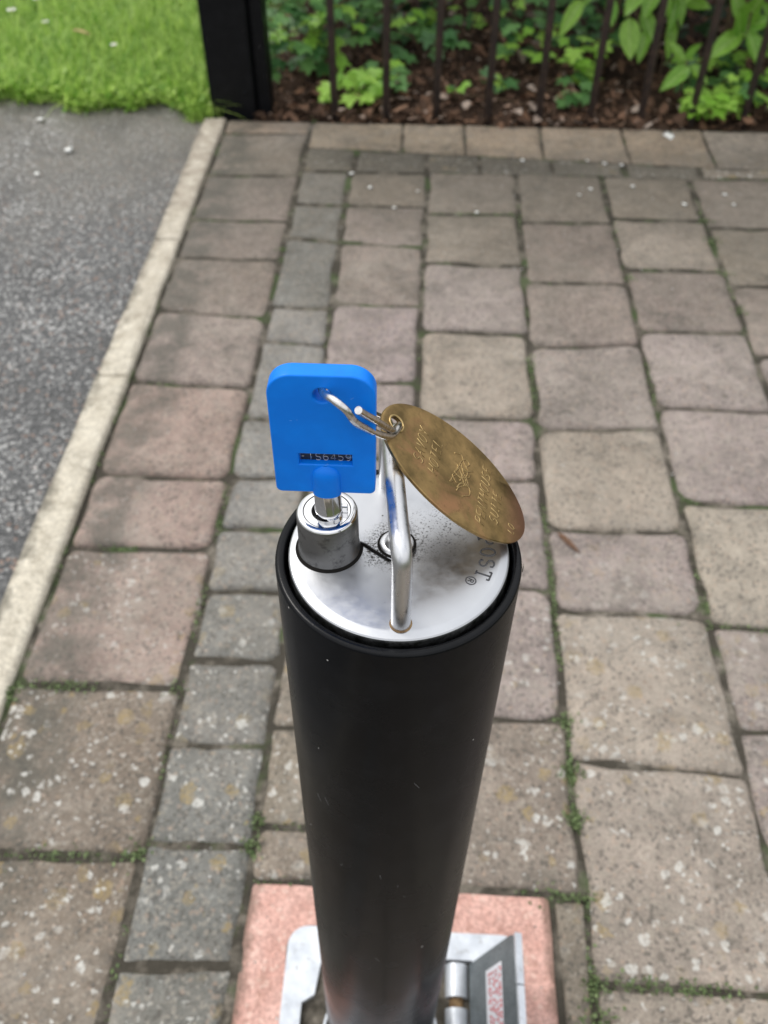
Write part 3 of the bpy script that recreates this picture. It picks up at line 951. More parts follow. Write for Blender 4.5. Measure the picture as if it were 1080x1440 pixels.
# carrying handle: a bent bar
hb = [(-.0024, .1521, ZT - .004), (-.0024, .1521, .5945), (-.0025, .1528, .5985), (-.0030, .1560, .6006), (-.0037, .162, .6010)]
hb2 = [(-.0070, .1945, .6000), (-.0077, .2010, .5990), (-.0083, .2050, .5960), (-.0085, .2068, .5920), (-.0086, .2068, .587), (-.0086, .2068, ZT - .004)]
path = [Vector(hb[0]), Vector((-.0024, .1521, .580))] + catmull(hb[1:], 6) + catmull(hb2[:-1], 6) + [Vector(hb2[-1])]
v_, f_ = tube(path, .00285, 28)
mesh_obj('handle', v_, f_, MT['handle'], bol, True, 60)
for (x, y) in ((-.0024, .1521), (-.0086, .2068)):
    v_, f_ = lathe([(.0033, ZT + .00006), (.00285, ZT + .0002)], x, y, 28)
    mesh_obj('weld_line', v_, f_, MT['rust'], bol, True)

# lock barrel
LX, LY = -.0252, .1798
zb = ZT - .001; zt = .5868
prof = [(.0098, zb), (.0096, zb + .0016), (.0092, zb + .0030), (.0091, zt - .0009), (.0088, zt - .0003), (.0084, zt), (.0072, zt), (.0070, zt - .0006), (.0069, zt - .0006),
        (.0068, zt - .0001), (.0046, zt - .0001), (.0043, zt - .0005), (.0042, zt - .004)]
v_, f_ = disc_lathe(prof, LX, LY, 96)
lock = mesh_obj('lock_barrel', v_, f_, MT['barrel'], bol, True, 30)
v_, f_ = lathe([(.0091, zt - .0012), (.0089, zt - .0002), (.0084, zt + .0002), (.0071, zt + .0002)], LX, LY, 96)
mesh_obj('lock_rim', v_, f_, MT['chrome'], lock, True, 60)
v_, f_ = lathe([(.0068, zt + .00005), (.0046, zt + .00005)], LX, LY, 96)
mesh_obj('lock_face', v_, f_, MT['chrome'], lock, True, 60)
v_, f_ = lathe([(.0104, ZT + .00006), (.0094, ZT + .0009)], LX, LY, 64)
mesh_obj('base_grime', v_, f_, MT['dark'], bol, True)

# ================================================================== THE KEY
key = empty('key', (-.0245, .1790, .580), 'tubular key with a thick blue plastic head, standing upright in the lock', 'key')
def key_head():
    cu = bpy.data.curves.new('k', 'CURVE'); cu.dimensions = '2D'; cu.fill_mode = 'BOTH'
    def poly(P):
        s = cu.splines.new('POLY'); s.points.add(len(P) - 1)
        for i, p in enumerate(P): s.points[i].co = (p[0], p[1], 0, 1)
        s.use_cyclic_u = True
    out = []
    xl0, xr0, xl1, xr1 = -.0380, -.0113, -.0377, -.0109   # bottom and top half widths
    zb_, zt_ = .5986, .6390
    def corner(cx, cz, r, a0, n=10): return [(cx + r * math.cos(R(a0 + 90 * i / n)), cz + r * math.sin(R(a0 + 90 * i / n))) for i in range(n + 1)]
    out += corner(xr0 - .0012, zb_ + .0012, .0012, -90)
    out += corner(xr1 - .0062, zt_ - .0062, .0062, 0)
    out += corner(xl1 + .0062, zt_ - .0062, .0062, 90)
    out += corner(xl0 + .0012, zb_ + .0012, .0012, 180)
    poly(out)
    poly([(-.0240 + .0029 * math.cos(2 * PI * i / 28), .6332 + .0029 * math.sin(2 * PI * i / 28)) for i in range(28)])
    poly([(-.0319, .6083), (-.0319, .6133), (-.0164, .6133), (-.0164, .6083)])
    cu.extrude = .0021; cu.bevel_depth = .00055; cu.bevel_resolution = 3
    o = bpy.data.objects.new('k', cu); COL.objects.link(o)
    dg = bpy.context.evaluated_depsgraph_get(); dg.update()
    me = bpy.data.meshes.new_from_object(o.evaluated_get(dg))
    bpy.data.objects.remove(o); bpy.data.curves.remove(cu)
    V = [(v.co.x, .1787 - v.co.z, v.co.y) for v in me.vertices]
    F = [tuple(p.vertices) for p in me.polygons]
    bpy.data.meshes.remove(me)
    return V, F
V, F = key_head()
head = mesh_obj('key_head', V, F, MT['blue'], key, True, 38)
YF = .1787 - .00265
random.seed(8)
scr = []
for i in range(13):
    x0_ = random.gauss(-.0236, .0035); y0_ = random.uniform(.1768, .1805); a_ = random.uniform(0, PI); L_ = random.uniform(.0006, .0042)
    scr.append(tube([(x0_, y0_, .63902), (x0_ + L_ * math.cos(a_), min(.1809, max(.1766, y0_ + L_ * .5 * math.sin(a_))), .63902)], .00004, 4))
for i in range(7):
    x0_ = random.uniform(-.036, -.013); z0_ = random.uniform(.602, .636); a_ = random.uniform(0, PI); L_ = random.uniform(.0003, .0022)
    scr.append(tube([(x0_, YF, z0_), (x0_ + L_ * math.cos(a_), YF, z0_ + L_ * math.sin(a_))], .00003, 4))
sm_ = M('scuffed_plastic', rough=.7, base=(.22, .48, .85)).m
for q in scr: mesh_obj('scratch', *q, sm_, head)
# bulge over the shaft: an upright half-round with a domed top
V, F = [], []
nu, nv = 18, 14
for j in range(nv + 1):
    t = j / nv
    z = .5979 + t * (.6084 - .5979)
    r_ = .0040 if z < .6046 else .0040 * math.sqrt(max(0, 1 - ((z - .6046) / .0039) ** 2))
    for i in range(nu + 1):
        a = PI * i / nu
        V.append((-.0243 + r_ * math.cos(a) * 1.0, YF + .0006 - r_ * .62 * math.sin(a) - .0002, z))
for j in range(nv):
    for i in range(nu):
        a = j * (nu + 1) + i
        F.append((a, a + 1, a + nu + 2, a + nu + 1))
F.append([i for i in range(nu + 1)])
mesh_obj('shaft_boss', V, F, MT['blue'], head, True, 50)
v_, f_ = disc_lathe([(.0041, .5979), (.0041, .5992)], -.0243, .1785, 40)
mesh_obj('shaft_collar', v_, f_, MT['blue'], head, True, 50)
# number plate behind the window
npl = bm_obj('number_plate', box_bm(-.0326, -.0157, .1781, .1791, .6075, .6141), MT['numplate'], head)
pol = text_polys('FTS6459', .0030, .26)
strokes('number', pol, lambda x, y: Vector((-.0243 + x * .80, .17808, .6101 + y * .80)), .00012, MT['numline'], npl, 5)
# tubular shaft
prof = [(.0039, .6000), (.0039, .5895), (.00405, .5893), (.00405, .5880), (.0039, .5878), (.0039, .5800)]
v_, f_ = lathe(prof[::-1], -.0246, .1792, 64)
shaft = mesh_obj('key_shaft', v_, f_, MT['chrome'], key, True, 40)
bm_obj('key_nib', box_bm(-.0208, -.0190, .1790, .1806, .5868, .5893), MT['chrome'], key, bevel=.0003)

# ================================================================== BRASS TAG
tc_, tM, tm = Vector((.0124, .1921, .5910)), Vector((.0223, -.0021, -.0206)), Vector((.0022, .0166, .0007))
tm = tm - tM * (tm.dot(tM) / tM.length_squared)
eu, ew = tM.normalized(), tm.normalized()
en = eu.cross(ew).normalized()
if en.z < 0: en = -en
SA, SB = tM.length, tm.length
def tp(a, b, h=0): return tc_ + eu * a + ew * b + en * h
TH = .0006
hole_c = (-.83 * SA, .0006); hr = .0023
no = 96
V, F = [], []
def ell(k): a = 2 * PI * k / no; return (SA * math.cos(a), SB * math.sin(a))
def hol(k):
    e = ell(k); a = math.atan2(e[1] - hole_c[1], e[0] - hole_c[0]); return (hole_c[0] + hr * math.cos(a), hole_c[1] + hr * math.sin(a))
rings = [[tp(*hol(k), TH) for k in range(no)]]
for s in (.35, .8): rings.append([tp(*(Vector(hol(k)).lerp(Vector(ell(k)) * .985, s)), TH) for k in range(no)])
rings.append([tp(*(Vector(ell(k)) * .985), TH) for k in range(no)])
rings.append([tp(*(Vector(ell(k)) * .997), TH * .7) for k in range(no)])
rings.append([tp(*ell(k), 0) for k in range(no)])
rings.append([tp(*(Vector(ell(k)) * .997), -TH * .7) for k in range(no)])
rings.append([tp(*(Vector(ell(k)) * .985), -TH) for k in range(no)])
rings.append([tp(*hol(k), -TH) for k in range(no)])
for r_ in rings: V += [tuple(p) for p in r_]
for q in range(len(rings)):
    p = (q + 1) % len(rings)
    for k in range(no):
        j = (k + 1) % no
        F.append((q * no + k, q * no + j, p * no + j, p * no + k))
btag = mesh_obj('brass_tag', V, F, MT['brass'], None, True, 35)
tag(btag, 'oval engraved brass key tag hanging from the ring and leaning on the bollard rim', 'key tag')
# lettering: reads along ew, lines stack along eu
def tline(txt, a, size, b0=0, slant=.15, name='lettering', wx=1.0, gap=.28):
    pol = text_polys(txt, size, gap, slant)
    def pl(dx, dy, h): return lambda x, y: tp(a - y + dx, b0 + x * wx + dy, h)
    # lit edge and shaded groove of the engraving, painted as bright and dark lines
    strokes(name, pol, pl(0, 0, TH - .00006), .00018, MT['brass_line'], btag, 4)
    strokes('letter_groove', pol, pl(.00030, .00012, TH - .00006), .00015, MT['brass_dark'], btag, 4)
tline('SAVOY', -.50 * SA, .0036, 0, wx=.86)
tline('HOTEL', -.31 * SA, .0036, 0, wx=.88)
tline('PENTHOUSE', .37 * SA, .0036, 0, wx=.82)
tline('SUITE', .55 * SA, .0034, -.0012, wx=.86)
tline('LO', .80 * SA, .0026, -.0045, wx=.8)
random.seed(33)
mono = []
for i in range(9):      # a generic ornamental cipher of loops
    cx, cy = random.uniform(-.003, .003), random.uniform(-.0062, .0062)
    mono.append([(cx + .0024 * math.cos(t * .9 + i) * (1 + .35 * math.sin(t * 1.7 + i)), cy + .0027 * math.sin(t + i * 2) * (1 + .3 * math.cos(t * 2.1))) for t in np.linspace(0, 5.4, 26)])
strokes('crest', mono, lambda x, y: tp(.02 * SA + x, y, TH + .00002), .00014, MT['brass_line'], btag, 4)
strokes('crest_groove', mono, lambda x, y: tp(.02 * SA + x + .0003, y + .0001, TH - .00001), .00013, MT['brass_dark'], btag, 4)
v_, f_ = [], []
for k in range(33):
    a = 2 * PI * k / 32
rim = []
for k in range(28):
    a = 2 * PI * k / 28; rim.append(tp(hole_c[0] + (hr + .0003) * math.cos(a), hole_c[1] + (hr + .0003) * math.sin(a), TH + .0001))
rim.append(rim[0]); rim.append(rim[1])
v_, f_ = tube(rim, .00035, 6)
mesh_obj('eyelet', v_, f_, MT['brass_line'], btag, True)

# ================================================================== RING
def cam_pt(px, py, Y):
    """point of the place that lies on the plane y = Y (layout aid, evaluated once for each bend of the wire)"""
    fw = Vector((-math.sin(YAW) * math.cos(PITCH), math.cos(YAW) * math.cos(PITCH), -math.sin(PITCH)))
    rt = Vector((math.cos(YAW), math.sin(YAW), 0)); up = rt.cross(fw)
    d = fw + rt * (px - 540) / FPX - up * (py - 720) / FPX
    return Vector((0, 0, CAM_H)) + d * (Y / d.y)
hb_ = tp(hole_c[0] + .0006, hole_c[1], 0)
front = [cam_pt(504, 577, .1690), cam_pt(524, 589, .1755), cam_pt(543, 601, .1840), cam_pt(553, 606, .1895)]
through = [hb_ + en * .0007 + eu * .0003, hb_ - en * .0016]
back = [cam_pt(546, 592, .2010), cam_pt(534, 586, .2010), cam_pt(505, 574, .1950), cam_pt(474, 558, .1870), Vector((-.0243, .1835, .6352))]
front2 = [Vector((-.0243, .1790, .6345)), cam_pt(455, 553, .1745), cam_pt(470, 563, .1700), cam_pt(487, 577, .1688), cam_pt(498, 592, .1700), cam_pt(512, 601, .1735), cam_pt(534, 611, .1800), cam_pt(550, 613, .1865), hb_ + en * .0012 - ew * .0012, hb_ - en * .0022 - ew * .0012]
wire = catmull(front + through + back + front2, 8)
v_, f_ = tube(wire, .00104, 14)
ringo = mesh_obj('key_ring', v_, f_, MT['wire'], None, True, 60)
tag(ringo, 'bent nickel wire ring joining the blue key to the brass tag', 'key ring')

# ================================================================== FENCE
gp = empty('gate_post', (-.384, 1.80, 0), 'thick square black metal post at the corner where lawn, kerb and fence meet', 'fence post')
bm_obj('post_body', box_bm(-.4290, -.3400, 1.795, 1.885, -.05, 1.25), MT['post'], gp, bevel=.004)
bm_obj('post_cap', box_bm(-.4340, -.3350, 1.790, 1.890, 1.25, 1.27), MT['post'], gp, bevel=.004)
bm_obj('side_flange', box_bm(-.3385, -.3125, 1.812, 1.870, -.05, 1.20), MT['post'], gp, bevel=.003)
v_, f_ = disc_lathe([(.004, 0), (.0038, .0015), (.002, .003)], 0, 0, 14)
v_ = [(-.358 + a, 1.795 - c, .045 + b) for a, b, c in v_]
mesh_obj('screw_head', v_, f_, MT['post'], gp, True)
fen = empty('railing', (.6, 1.803, 0), 'dark metal railing of thin upright bars between the paving and the planting bed', 'railing')
bars = [-.183, -.081, .018, .1205, .2215, .3225, .421, .519, .6205] + [.721 + .1 * i for i in range(12)]
lean = [.001, .0, -.003, .002, .0, .003, -.002, .001]
v0, f0 = tube([(0, 0, -.08), (0, 0, 1.12)], .0073, 12)
bar_me = bpy.data.meshes.new('bar'); bar_me.from_pydata(v0, [], f0); bar_me.materials.append(MT['fence'])
for i, x in enumerate(bars):
    o = link_mesh('bar', bar_me, (x, 1.803, 0), None, fen)
    o.rotation_euler = (random.uniform(-.004, .004), random.uniform(-.008, .008), 0)
bm_obj('top_rail', box_bm(-.312, 1.86, 1.785, 1.821, 1.12, 1.135), MT['fence'], fen, bevel=.002)
bm_obj('low_rail', box_bm(-.312, 1.86, 1.788, 1.818, .42, .432), MT['fence'], fen, bevel=.002)

# ================================================================== PLANTS
def leaf_mesh(name, width, mat, n=7, fold=.12, droop=.16, pointed=1.0, wave=0.0):
    """unit leaf along +Y, face up +Z"""
    V, F = [], []
    for i in range(n + 1):
        t = i / n
        w = width * (math.sin(PI * t ** .82) ** .75) * (1 - .25 * t * pointed) if 0 < i < n else .004
        z = -droop * t * t
        for s in (-1, -.5, 0, .5, 1):
            V.append((w * s, t, z + fold * width * (abs(s)) ** 1.3 + wave * math.sin(t * 17 + s) * abs(s) * .03))
    for i in range(n):
        for s in range(4):
            a = i * 5 + s
            F.append((a, a + 1, a + 6, a + 5))
    me = bpy.data.meshes.new(name); me.from_pydata(V, [], F); me.materials.append(mat)
    me.polygons.foreach_set('use_smooth', [True] * len(F))
    return me
def ivy_mesh(name, mat, seed=0):
    rnd = random.Random(seed)
    lob = [(0, .02), (.18, -.12), (.42, -.02), (.52, .14), (.34, .26), (.56, .44), (.62, .58), (.36, .58), (.22, .62), (.16, .84), (.0, 1.04)]
    P = [(x * rnd.uniform(.9, 1.08), y) for x, y in lob]
    full = P + [(-x * rnd.uniform(.92, 1.06), y) for x, y in P[-2:0:-1]]
    V = [(0, .30, .0)] + [(x, y, .05 - .16 * (x * x) - .12 * max(0, y - .5) + rnd.uniform(-.02, .02)) for x, y in full]
    k = len(full)
    F = [(0, 1 + i, 1 + (i + 1) % k) for i in range(k)]
    me = bpy.data.meshes.new(name); me.from_pydata(V, [], F); me.materials.append(mat)
    return me

def place_leaf(me, base, tip, up, parent, name='leaf', size=None, wscale=1.0):
    base, tip = Vector(base), Vector(tip)
    d = tip - base; L = d.length if size is None else size
    y = d.normalized(); up = Vector(up)
    x = y.cross(up).normalized(); z = x.cross(y)
    o = bpy.data.objects.new(name, me); COL.objects.link(o)
    rot = Matrix((x, y, z)).transposed().to_quaternion()
    o.rotation_mode = 'QUATERNION'; o.rotation_quaternion = rot
    o.scale = (L * wscale, L, L)
    if parent: o.parent = parent; o.location = base - ORG[parent.name]
    else: o.location = base
    ORG[o.name] = base
    return o

laurel_me = [leaf_mesh('leaf', .25, MT['laurel'], 8, .25, .18), leaf_mesh('leaf', .22, MT['laurel'], 8, .35, .28), leaf_mesh('leaf', .27, MT['laurel'], 8, .15, .10)]
ivyb_me = [ivy_mesh('leaf', MT['ivyb'], s) for s in range(4)]
ivyd_me = [ivy_mesh('leaf', MT['ivyd'], s + 10) for s in range(4)]

# bright broad-leaved shrub: the leaves the picture shows one by one, then the crown above the frame
def shrub(name, loc, h, leaves, label, extra, seed, spread=.22):
    rnd = random.Random(seed)
    root = empty(name, loc, label, 'shrub')
    X, Y, Z = loc
    for i in range(4):
        a = rnd.uniform(0, 6.28); q = Vector((X + math.cos(a) * spread * .7, Y + math.sin(a) * spread * .4, h * rnd.uniform(.7, 1)))
        v_, f_ = tube(catmull([(X, Y, Z - .02), (X + (q.x - X) * .3, Y + (q.y - Y) * .3, q.z * .5), tuple(q)], 5), .006, 7, .35)
        mesh_obj('branch', v_, f_, MT['bark'], root, True)
    for b, t in leaves:
        b, t = Vector(b), Vector(t)
        place_leaf(rnd.choice(laurel_me), b, t, Vector((rnd.uniform(-.35, .35), -.75, .75)), root, wscale=rnd.uniform(.95, 1.15))
        mid = Vector((X + (b.x - X) * .5, b.y + .03, b.z + .03))
        v_, f_ = tube([tuple(mid), tuple(b)], .0018, 5)
        mesh_obj('twig', v_, f_, MT['bark'], root, True)
    for i in range(extra):
        a = rnd.uniform(0, 6.28); r_ = spread * math.sqrt(rnd.random())
        b = Vector((X + math.cos(a) * r_, Y + math.sin(a) * r_ * .7, rnd.uniform(.22, h)))
        d = Vector((math.cos(a) + rnd.uniform(-.5, .5), math.sin(a) - .4 + rnd.uniform(-.5, .5), rnd.uniform(-.6, .6))).normalized()
        place_leaf(rnd.choice(laurel_me), b, b + d * rnd.uniform(.055, .095), (rnd.uniform(-.4, .4), -.3, 1), root)
    return root
L1 = [((.295, 1.95, .172), (.255, 1.91, .122)), ((.387, 1.93, .149), (.399, 1.89, .085)), ((.429, 1.95, .118), (.420, 1.91, .075)),
      ((.353, 1.97, .169), (.359, 1.93, .134)), ((.409, 1.95, .203), (.375, 1.91, .158)), ((.438, 1.96, .198), (.413, 1.92, .152)),
      ((.42, 1.97, .15), (.45, 1.93, .10)), ((.33, 1.99, .20), (.30, 1.95, .165)), ((.37, 1.98, .205), (.42, 1.94, .172)), ((.45, 1.99, .2), (.47, 1.95, .15))]
shrub('laurel_shrub', (.38, 2.08, 0), .75, L1, 'bright broad-leaved shrub hanging over the middle of the bed, leaf tips pointing down', 70, 3, .18)
L2 = [((.603, 1.90, .136), (.541, 1.86, .104)), ((.607, 1.88, .143), (.645, 1.84, .094)), ((.609, 1.92, .138), (.612, 1.88, .205)),
      ((.60, 1.91, .14), (.655, 1.89, .165)), ((.610, 1.92, .145), (.575, 1.93, .20)), ((.502, 2.0, .159), (.55, 1.96, .16)), ((.655, 1.93, .19), (.70, 1.90, .16)),
      ((.60, 1.90, .13), (.58, 1.87, .185)), ((.66, 1.92, .15), (.63, 1.90, .19)), ((.52, 1.99, .20), (.50, 1.96, .165)), ((.56, 1.97, .21), (.59, 1.93, .185))]
shrub('laurel_shrub', (.62, 2.02, 0), .75, L2, 'bright broad-leaved shrub with spreading pale leaves, rightmost in the bed behind the railing', 70, 4, .18)
L3 = [((.51, 1.87, .080), (.455, 1.83, .055)), ((.515, 1.88, .08), (.55, 1.85, .06)), ((.50, 1.89, .085), (.47, 1.90, .12)), ((.505, 1.89, .09), (.52, 1.87, .125))]
root = empty('laurel_seedling', (.51, 1.89, -.01), 'small laurel seedling low down between the two broad-leaved shrubs', 'seedling')
v_, f_ = tube([(.51, 1.89, -.02), (.508, 1.885, .085)], .0022, 6); mesh_obj('stem', v_, f_, MT['bark'], root, True)
for b, t in L3: place_leaf(laurel_me[0], b, t, (0, -.6, .9), root)
L4 = [((.486, 1.985, .130), (.487, 1.945, .066)), ((.484, 1.985, .17), (.478, 1.945, .115)), ((.49, 1.99, .18), (.50, 1.95, .13))]
root = empty('laurel_shoot', (.488, 2.0, -.01), 'single hanging laurel shoot just left of the rightmost shrub', 'shoot')
v_, f_ = tube(catmull([(.488, 2.0, -.02), (.492, 2.0, .20), (.486, 1.985, .16)], 5), .0022, 6); mesh_obj('stem', v_, f_, MT['bark'], root, True)
for b, t in L4: place_leaf(laurel_me[1], b, t, (0, -.8, .6), root, wscale=.8)

def ivy(x, y, spread, h, n_, bright, label, seed, size=(.022, .038), dens_up=.0):
    rnd = random.Random(seed)
    root = empty('ivy_plant', (x, y, -.01), label, 'ivy')
    for s in range(3):
        a = rnd.uniform(0, 6.28)
        v_, f_ = tube(catmull([(x, y, -.01), (x + math.cos(a) * spread * .5, y + math.sin(a) * spread * .4, h * .6), (x + math.cos(a) * spread, y + math.sin(a) * spread * .7, h * .8)], 4), .0013, 5)
        mesh_obj('stem', v_, f_, MT['bark'], root, True)
    for i in range(n_):
        a = rnd.uniform(0, 6.28); r_ = spread * math.sqrt(rnd.random())
        b = Vector((x + math.cos(a) * r_, y + math.sin(a) * r_ * .75, h * rnd.uniform(.15, 1) + .004))
        d = Vector((math.cos(a) * .7 + rnd.uniform(-.5, .5), math.sin(a) * .4 - .75 + rnd.uniform(-.35, .35), rnd.uniform(-.5, .15))).normalized()
        L = rnd.uniform(*size)
        me = rnd.choice(ivyb_me if bright > rnd.random() else ivyd_me)
        place_leaf(me, b, b + d * L, (rnd.uniform(-.4, .4), rnd.uniform(-.5, .1), 1), root)
ivy(-.150, 1.868, .048, .055, 26, 1.0, 'bright green ivy clump at the foot of the first bar right of the post', 1)
ivy(-.100, 1.925, .045, .05, 16, .5, 'mid green ivy clump between the first and second bars, behind the brightest one', 2)
ivy(-.262, 1.960, .080, .15, 46, .25, 'dense dark ivy mound nearest the thick black post', 3, (.026, .040))
ivy(-.300, 2.110, .110, .24, 60, .30, 'tall ivy mass behind the dark mound, reaching the top edge by the post', 4, (.026, .042))
ivy(-.165, 2.100, .075, .12, 26, .12, 'sparse dark ivy under the thin bare twigs, left part of the bed', 5)
ivy(.000, 2.080, .070, .08, 16, .2, 'small scattered ivy on the leaf litter behind the third bar', 6)
ivy(.085, 2.200, .110, .15, 40, .3, 'ivy patch deep in the bed, left of the broad-leaved shrubs', 7)
ivy(.215, 2.070, .060, .09, 20, .6, 'ivy sprig with mid green leaves standing behind the fifth bar', 8)
ivy(.292, 1.975, .055, .085, 26, .75, 'bright ivy sprig on bare soil below the middle shrub', 9)
ivy(.310, 1.890, .035, .03, 9, .1, 'low dark ivy leaves on the soil in front of the bright sprig', 10)
ivy(.555, 1.822, .042, .050, 26, 1.0, 'brightest ivy clump, right by the edging near the last bars', 11)
ivy(.640, 1.860, .060, .075, 30, .75, 'ivy clump at the right edge of the picture next to the edging', 12)
ivy(.560, 1.950, .085, .10, 32, .35, 'dark ivy carpet under the rightmost broad-leaved shrub', 13)
ivy(-.060, 2.170, .110, .17, 46, .12, 'dark ivy mass at the back, left of centre, behind the small scattered plants', 16, (.026, .042))
ivy(.330, 2.130, .110, .13, 40, .10, 'dark ivy in the shade under the middle shrub', 17, (.026, .042))
ivy(-.225, 2.02, .080, .19, 50, .35, 'tall ivy between the mound by the post and the first bar', 18, (.024, .038))
ivy(.060, 1.900, .022, .02, 5, .6, 'few small ivy leaves close to the edging between the third and fourth bars', 21, (.014, .024))
ivy(.150, 1.960, .030, .03, 7, .3, 'few small ivy leaves on the litter behind the fourth bar', 14)
ivy(.720, 1.930, .090, .12, 30, .4, 'ivy growing beyond the last bar, at the picture edge', 15)

# dark hedge behind everything
def leaf_cloud(n_, sampler, size, aspect, seed, droop=.2):
    r_ = np.random.default_rng(seed)
    P = sampler(r_, n_)
    d = r_.normal(size=(n_, 3)); d /= np.linalg.norm(d, axis=1)[:, None]
    d[:, 2] *= .6
    s = r_.normal(size=(n_, 3)); s -= d * (s * d).sum(1)[:, None] / (d * d).sum(1)[:, None]; s /= np.linalg.norm(s, axis=1)[:, None]
    L = r_.uniform(*size, n_)[:, None]
    W = L * aspect
    v = np.stack([P, P + d * L * .5 + s * W * .5, P + d * L, P + d * L * .5 - s * W * .5], 1).reshape(-1, 3)
    f = np.arange(n_ * 4).reshape(-1, 4)
    return v, f
hedge = empty('hedge', (.8, 2.75, 0), 'dark evergreen hedge filling the back of the planting bed', 'hedge')
def hs_(r_, n_):
    x = r_.uniform(-.36, 2.4, n_); z = r_.uniform(0, 1, n_) ** .85 * 1.05
    y = 2.27 - .14 * np.clip((x - .1) * 4, 0, 1) + r_.uniform(0, .5, n_) + .10 * np.sin(x * 7) + .07 * np.sin(x * 17 + z * 9) - .05 * z
    return np.stack([x, y, z + .02], 1)
v_, f_ = leaf_cloud(20000, hs_, (.030, .060), .5, 4)
me = bpy.data.meshes.new('foliage'); me.from_pydata(v_.tolist(), [], f_.tolist())
lo_ = Vector((.8, 2.75, 0)); me.transform(Matrix.Translation(-lo_))
ho = link_mesh('foliage', me, lo_, MT['shrubdark'], hedge); ho['kind'] = 'stuff'
for i in range(9):
    x = -.2 + i * .3; rnd = random.Random(i)
    v_, f_ = tube(catmull([(x, 2.8, -.05), (x + rnd.uniform(-.05, .05), 2.75, .4), (x + rnd.uniform(-.1, .1), 2.8, .95)], 5), .012, 7, .4)
    mesh_obj('trunk', v_, f_, MT['bark'], hedge, True)
# twigs in the bed
tw = [[(-.19, 2.12, .10), (-.15, 2.10, .155), (-.08, 2.08, .185), (.0, 2.06, .19)], [(-.17, 2.14, .02), (-.12, 2.10, .07), (-.06, 2.06, .12), (-.02, 2.04, .17)],
      [(.18, 2.16, .02), (.185, 2.12, .12), (.20, 2.1, .24)], [(.05, 1.90, .004), (.12, 1.88, .012), (.2, 1.865, .004)], [(.22, 1.95, .006), (.28, 1.90, .016), (.35, 1.88, .004)]]
tl = ['bare brown twig arching above the ivy, left part of the bed', 'bare twig leaning in the bed, just below the arching one', 'thin upright twig behind the fifth bar', 'twig lying on the litter behind the fourth bar', 'twig lying on the soil below the middle shrub']
for P, l in zip(tw, tl):
    v_, f_ = tube(catmull(P, 5), .0030 if P[0][2] > .05 else .0016, 6, .5)
    tag(mesh_obj('twig', v_, f_, MT['bark'], None, True), l, 'twig')

# dry leaf litter over the bed
def litter(n_, seed):
    r_ = np.random.default_rng(seed)
    V, F = [], []
    x = r_.uniform(-.34, 1.5, n_); y = 1.778 + r_.uniform(0, 1, n_) ** 1.3 * .75
    for i in range(n_):
        big = r_.random() < .16
        L = r_.uniform(.018, .040) if big else r_.uniform(.004, .014)
        W = L * r_.uniform(.35, .75)
        a = r_.uniform(0, 6.28); tilt = r_.uniform(-.5, .7)
        d = np.array([math.cos(a) * math.cos(tilt), math.sin(a) * math.cos(tilt), math.sin(tilt)])
        s = np.array([-math.sin(a), math.cos(a), r_.uniform(-.4, .4)])
        p = np.array([x[i], y[i], r_.uniform(-.012, .010) + (.004 if big else 0)])
        c = np.array([0, 0, W * r_.uniform(-.3, .4)])
        pts = [p, p + d * L * .35 + s * W * .5 + c, p + d * L * .75 + s * W * .32 + c * .5, p + d * L, p + d * L * .75 - s * W * .32 + c * .5, p + d * L * .35 - s * W * .5 + c]
        o = len(V); V += [tuple(q) for q in pts]
        F += [(o, o + 1, o + 2, o + 3), (o, o + 3, o + 4, o + 5)]
    return V, F
V, F = litter(13000, 6)
tag(mesh_obj('leaf_litter', V, F, MT['litter']), 'brown dry leaves and bark crumbs covering the soil of the planting bed', 'leaf litter', kind='stuff')

# grass
def blades(n_, xs, ys, zs, hgt, wid, seed, lean_=.6):
    r_ = np.random.default_rng(seed)
    h = r_.uniform(*hgt, n_) ; w = r_.uniform(*wid, n_)
    a = r_.uniform(0, 2 * PI, n_); ln = np.abs(r_.normal(0, lean_, n_)) + .15
    # clumps lean together
    ax = a + 1.4 * np.sin(xs * 19 + 3 * np.sin(ys * 23))
    dx, dy = np.cos(ax), np.sin(ax)
    sx_, sy_ = -np.sin(ax), np.cos(ax)
    out = []
    for t in (0, .4, .75, 1.0):
        ho_ = ln * t ** 1.7 * h * .9; up_ = h * (t - .22 * ln * t * t); ww = w * (1 - t ** 1.6) * .5
        c = np.stack([xs + dx * ho_, ys + dy * ho_, zs + np.maximum(up_, .001)], 1)
        s = np.stack([sx_ * ww, sy_ * ww, np.zeros(n_)], 1)
        if t < 1: out += [c - s, c + s]
        else: out += [c]
    v = np.stack(out, 1).reshape(-1, 3)
    b = (np.arange(n_) * 7)[:, None]
    q = np.concatenate([b + np.array([0, 1, 3, 2]), b + np.array([2, 3, 5, 4])], 0)
    tri = b + np.array([4, 5, 6])
    return v, q.tolist() + tri.tolist()
ng = 42000
gx = RNG.uniform(-1.55, -.43, ng); gy = 1.795 + RNG.uniform(0, 1, ng) * 1.05
edge = 1.835 + .022 * np.sin(gx * 21) + .014 * np.sin(gx * 57 + 1) - np.clip(gx + .62, 0, .2) * .22
keep = gy > edge + RNG.normal(0, .008, ng)
gx, gy = gx[keep], gy[keep]
v_, f_ = blades(len(gx), gx, gy, np.full(len(gx), -.012), (.022, .080), (.002, .0072), 5, .95)
tag(mesh_obj('grass', v_, f_, MT['grass']), 'lush bright green lawn grass beside the black post', 'grass', kind='stuff')
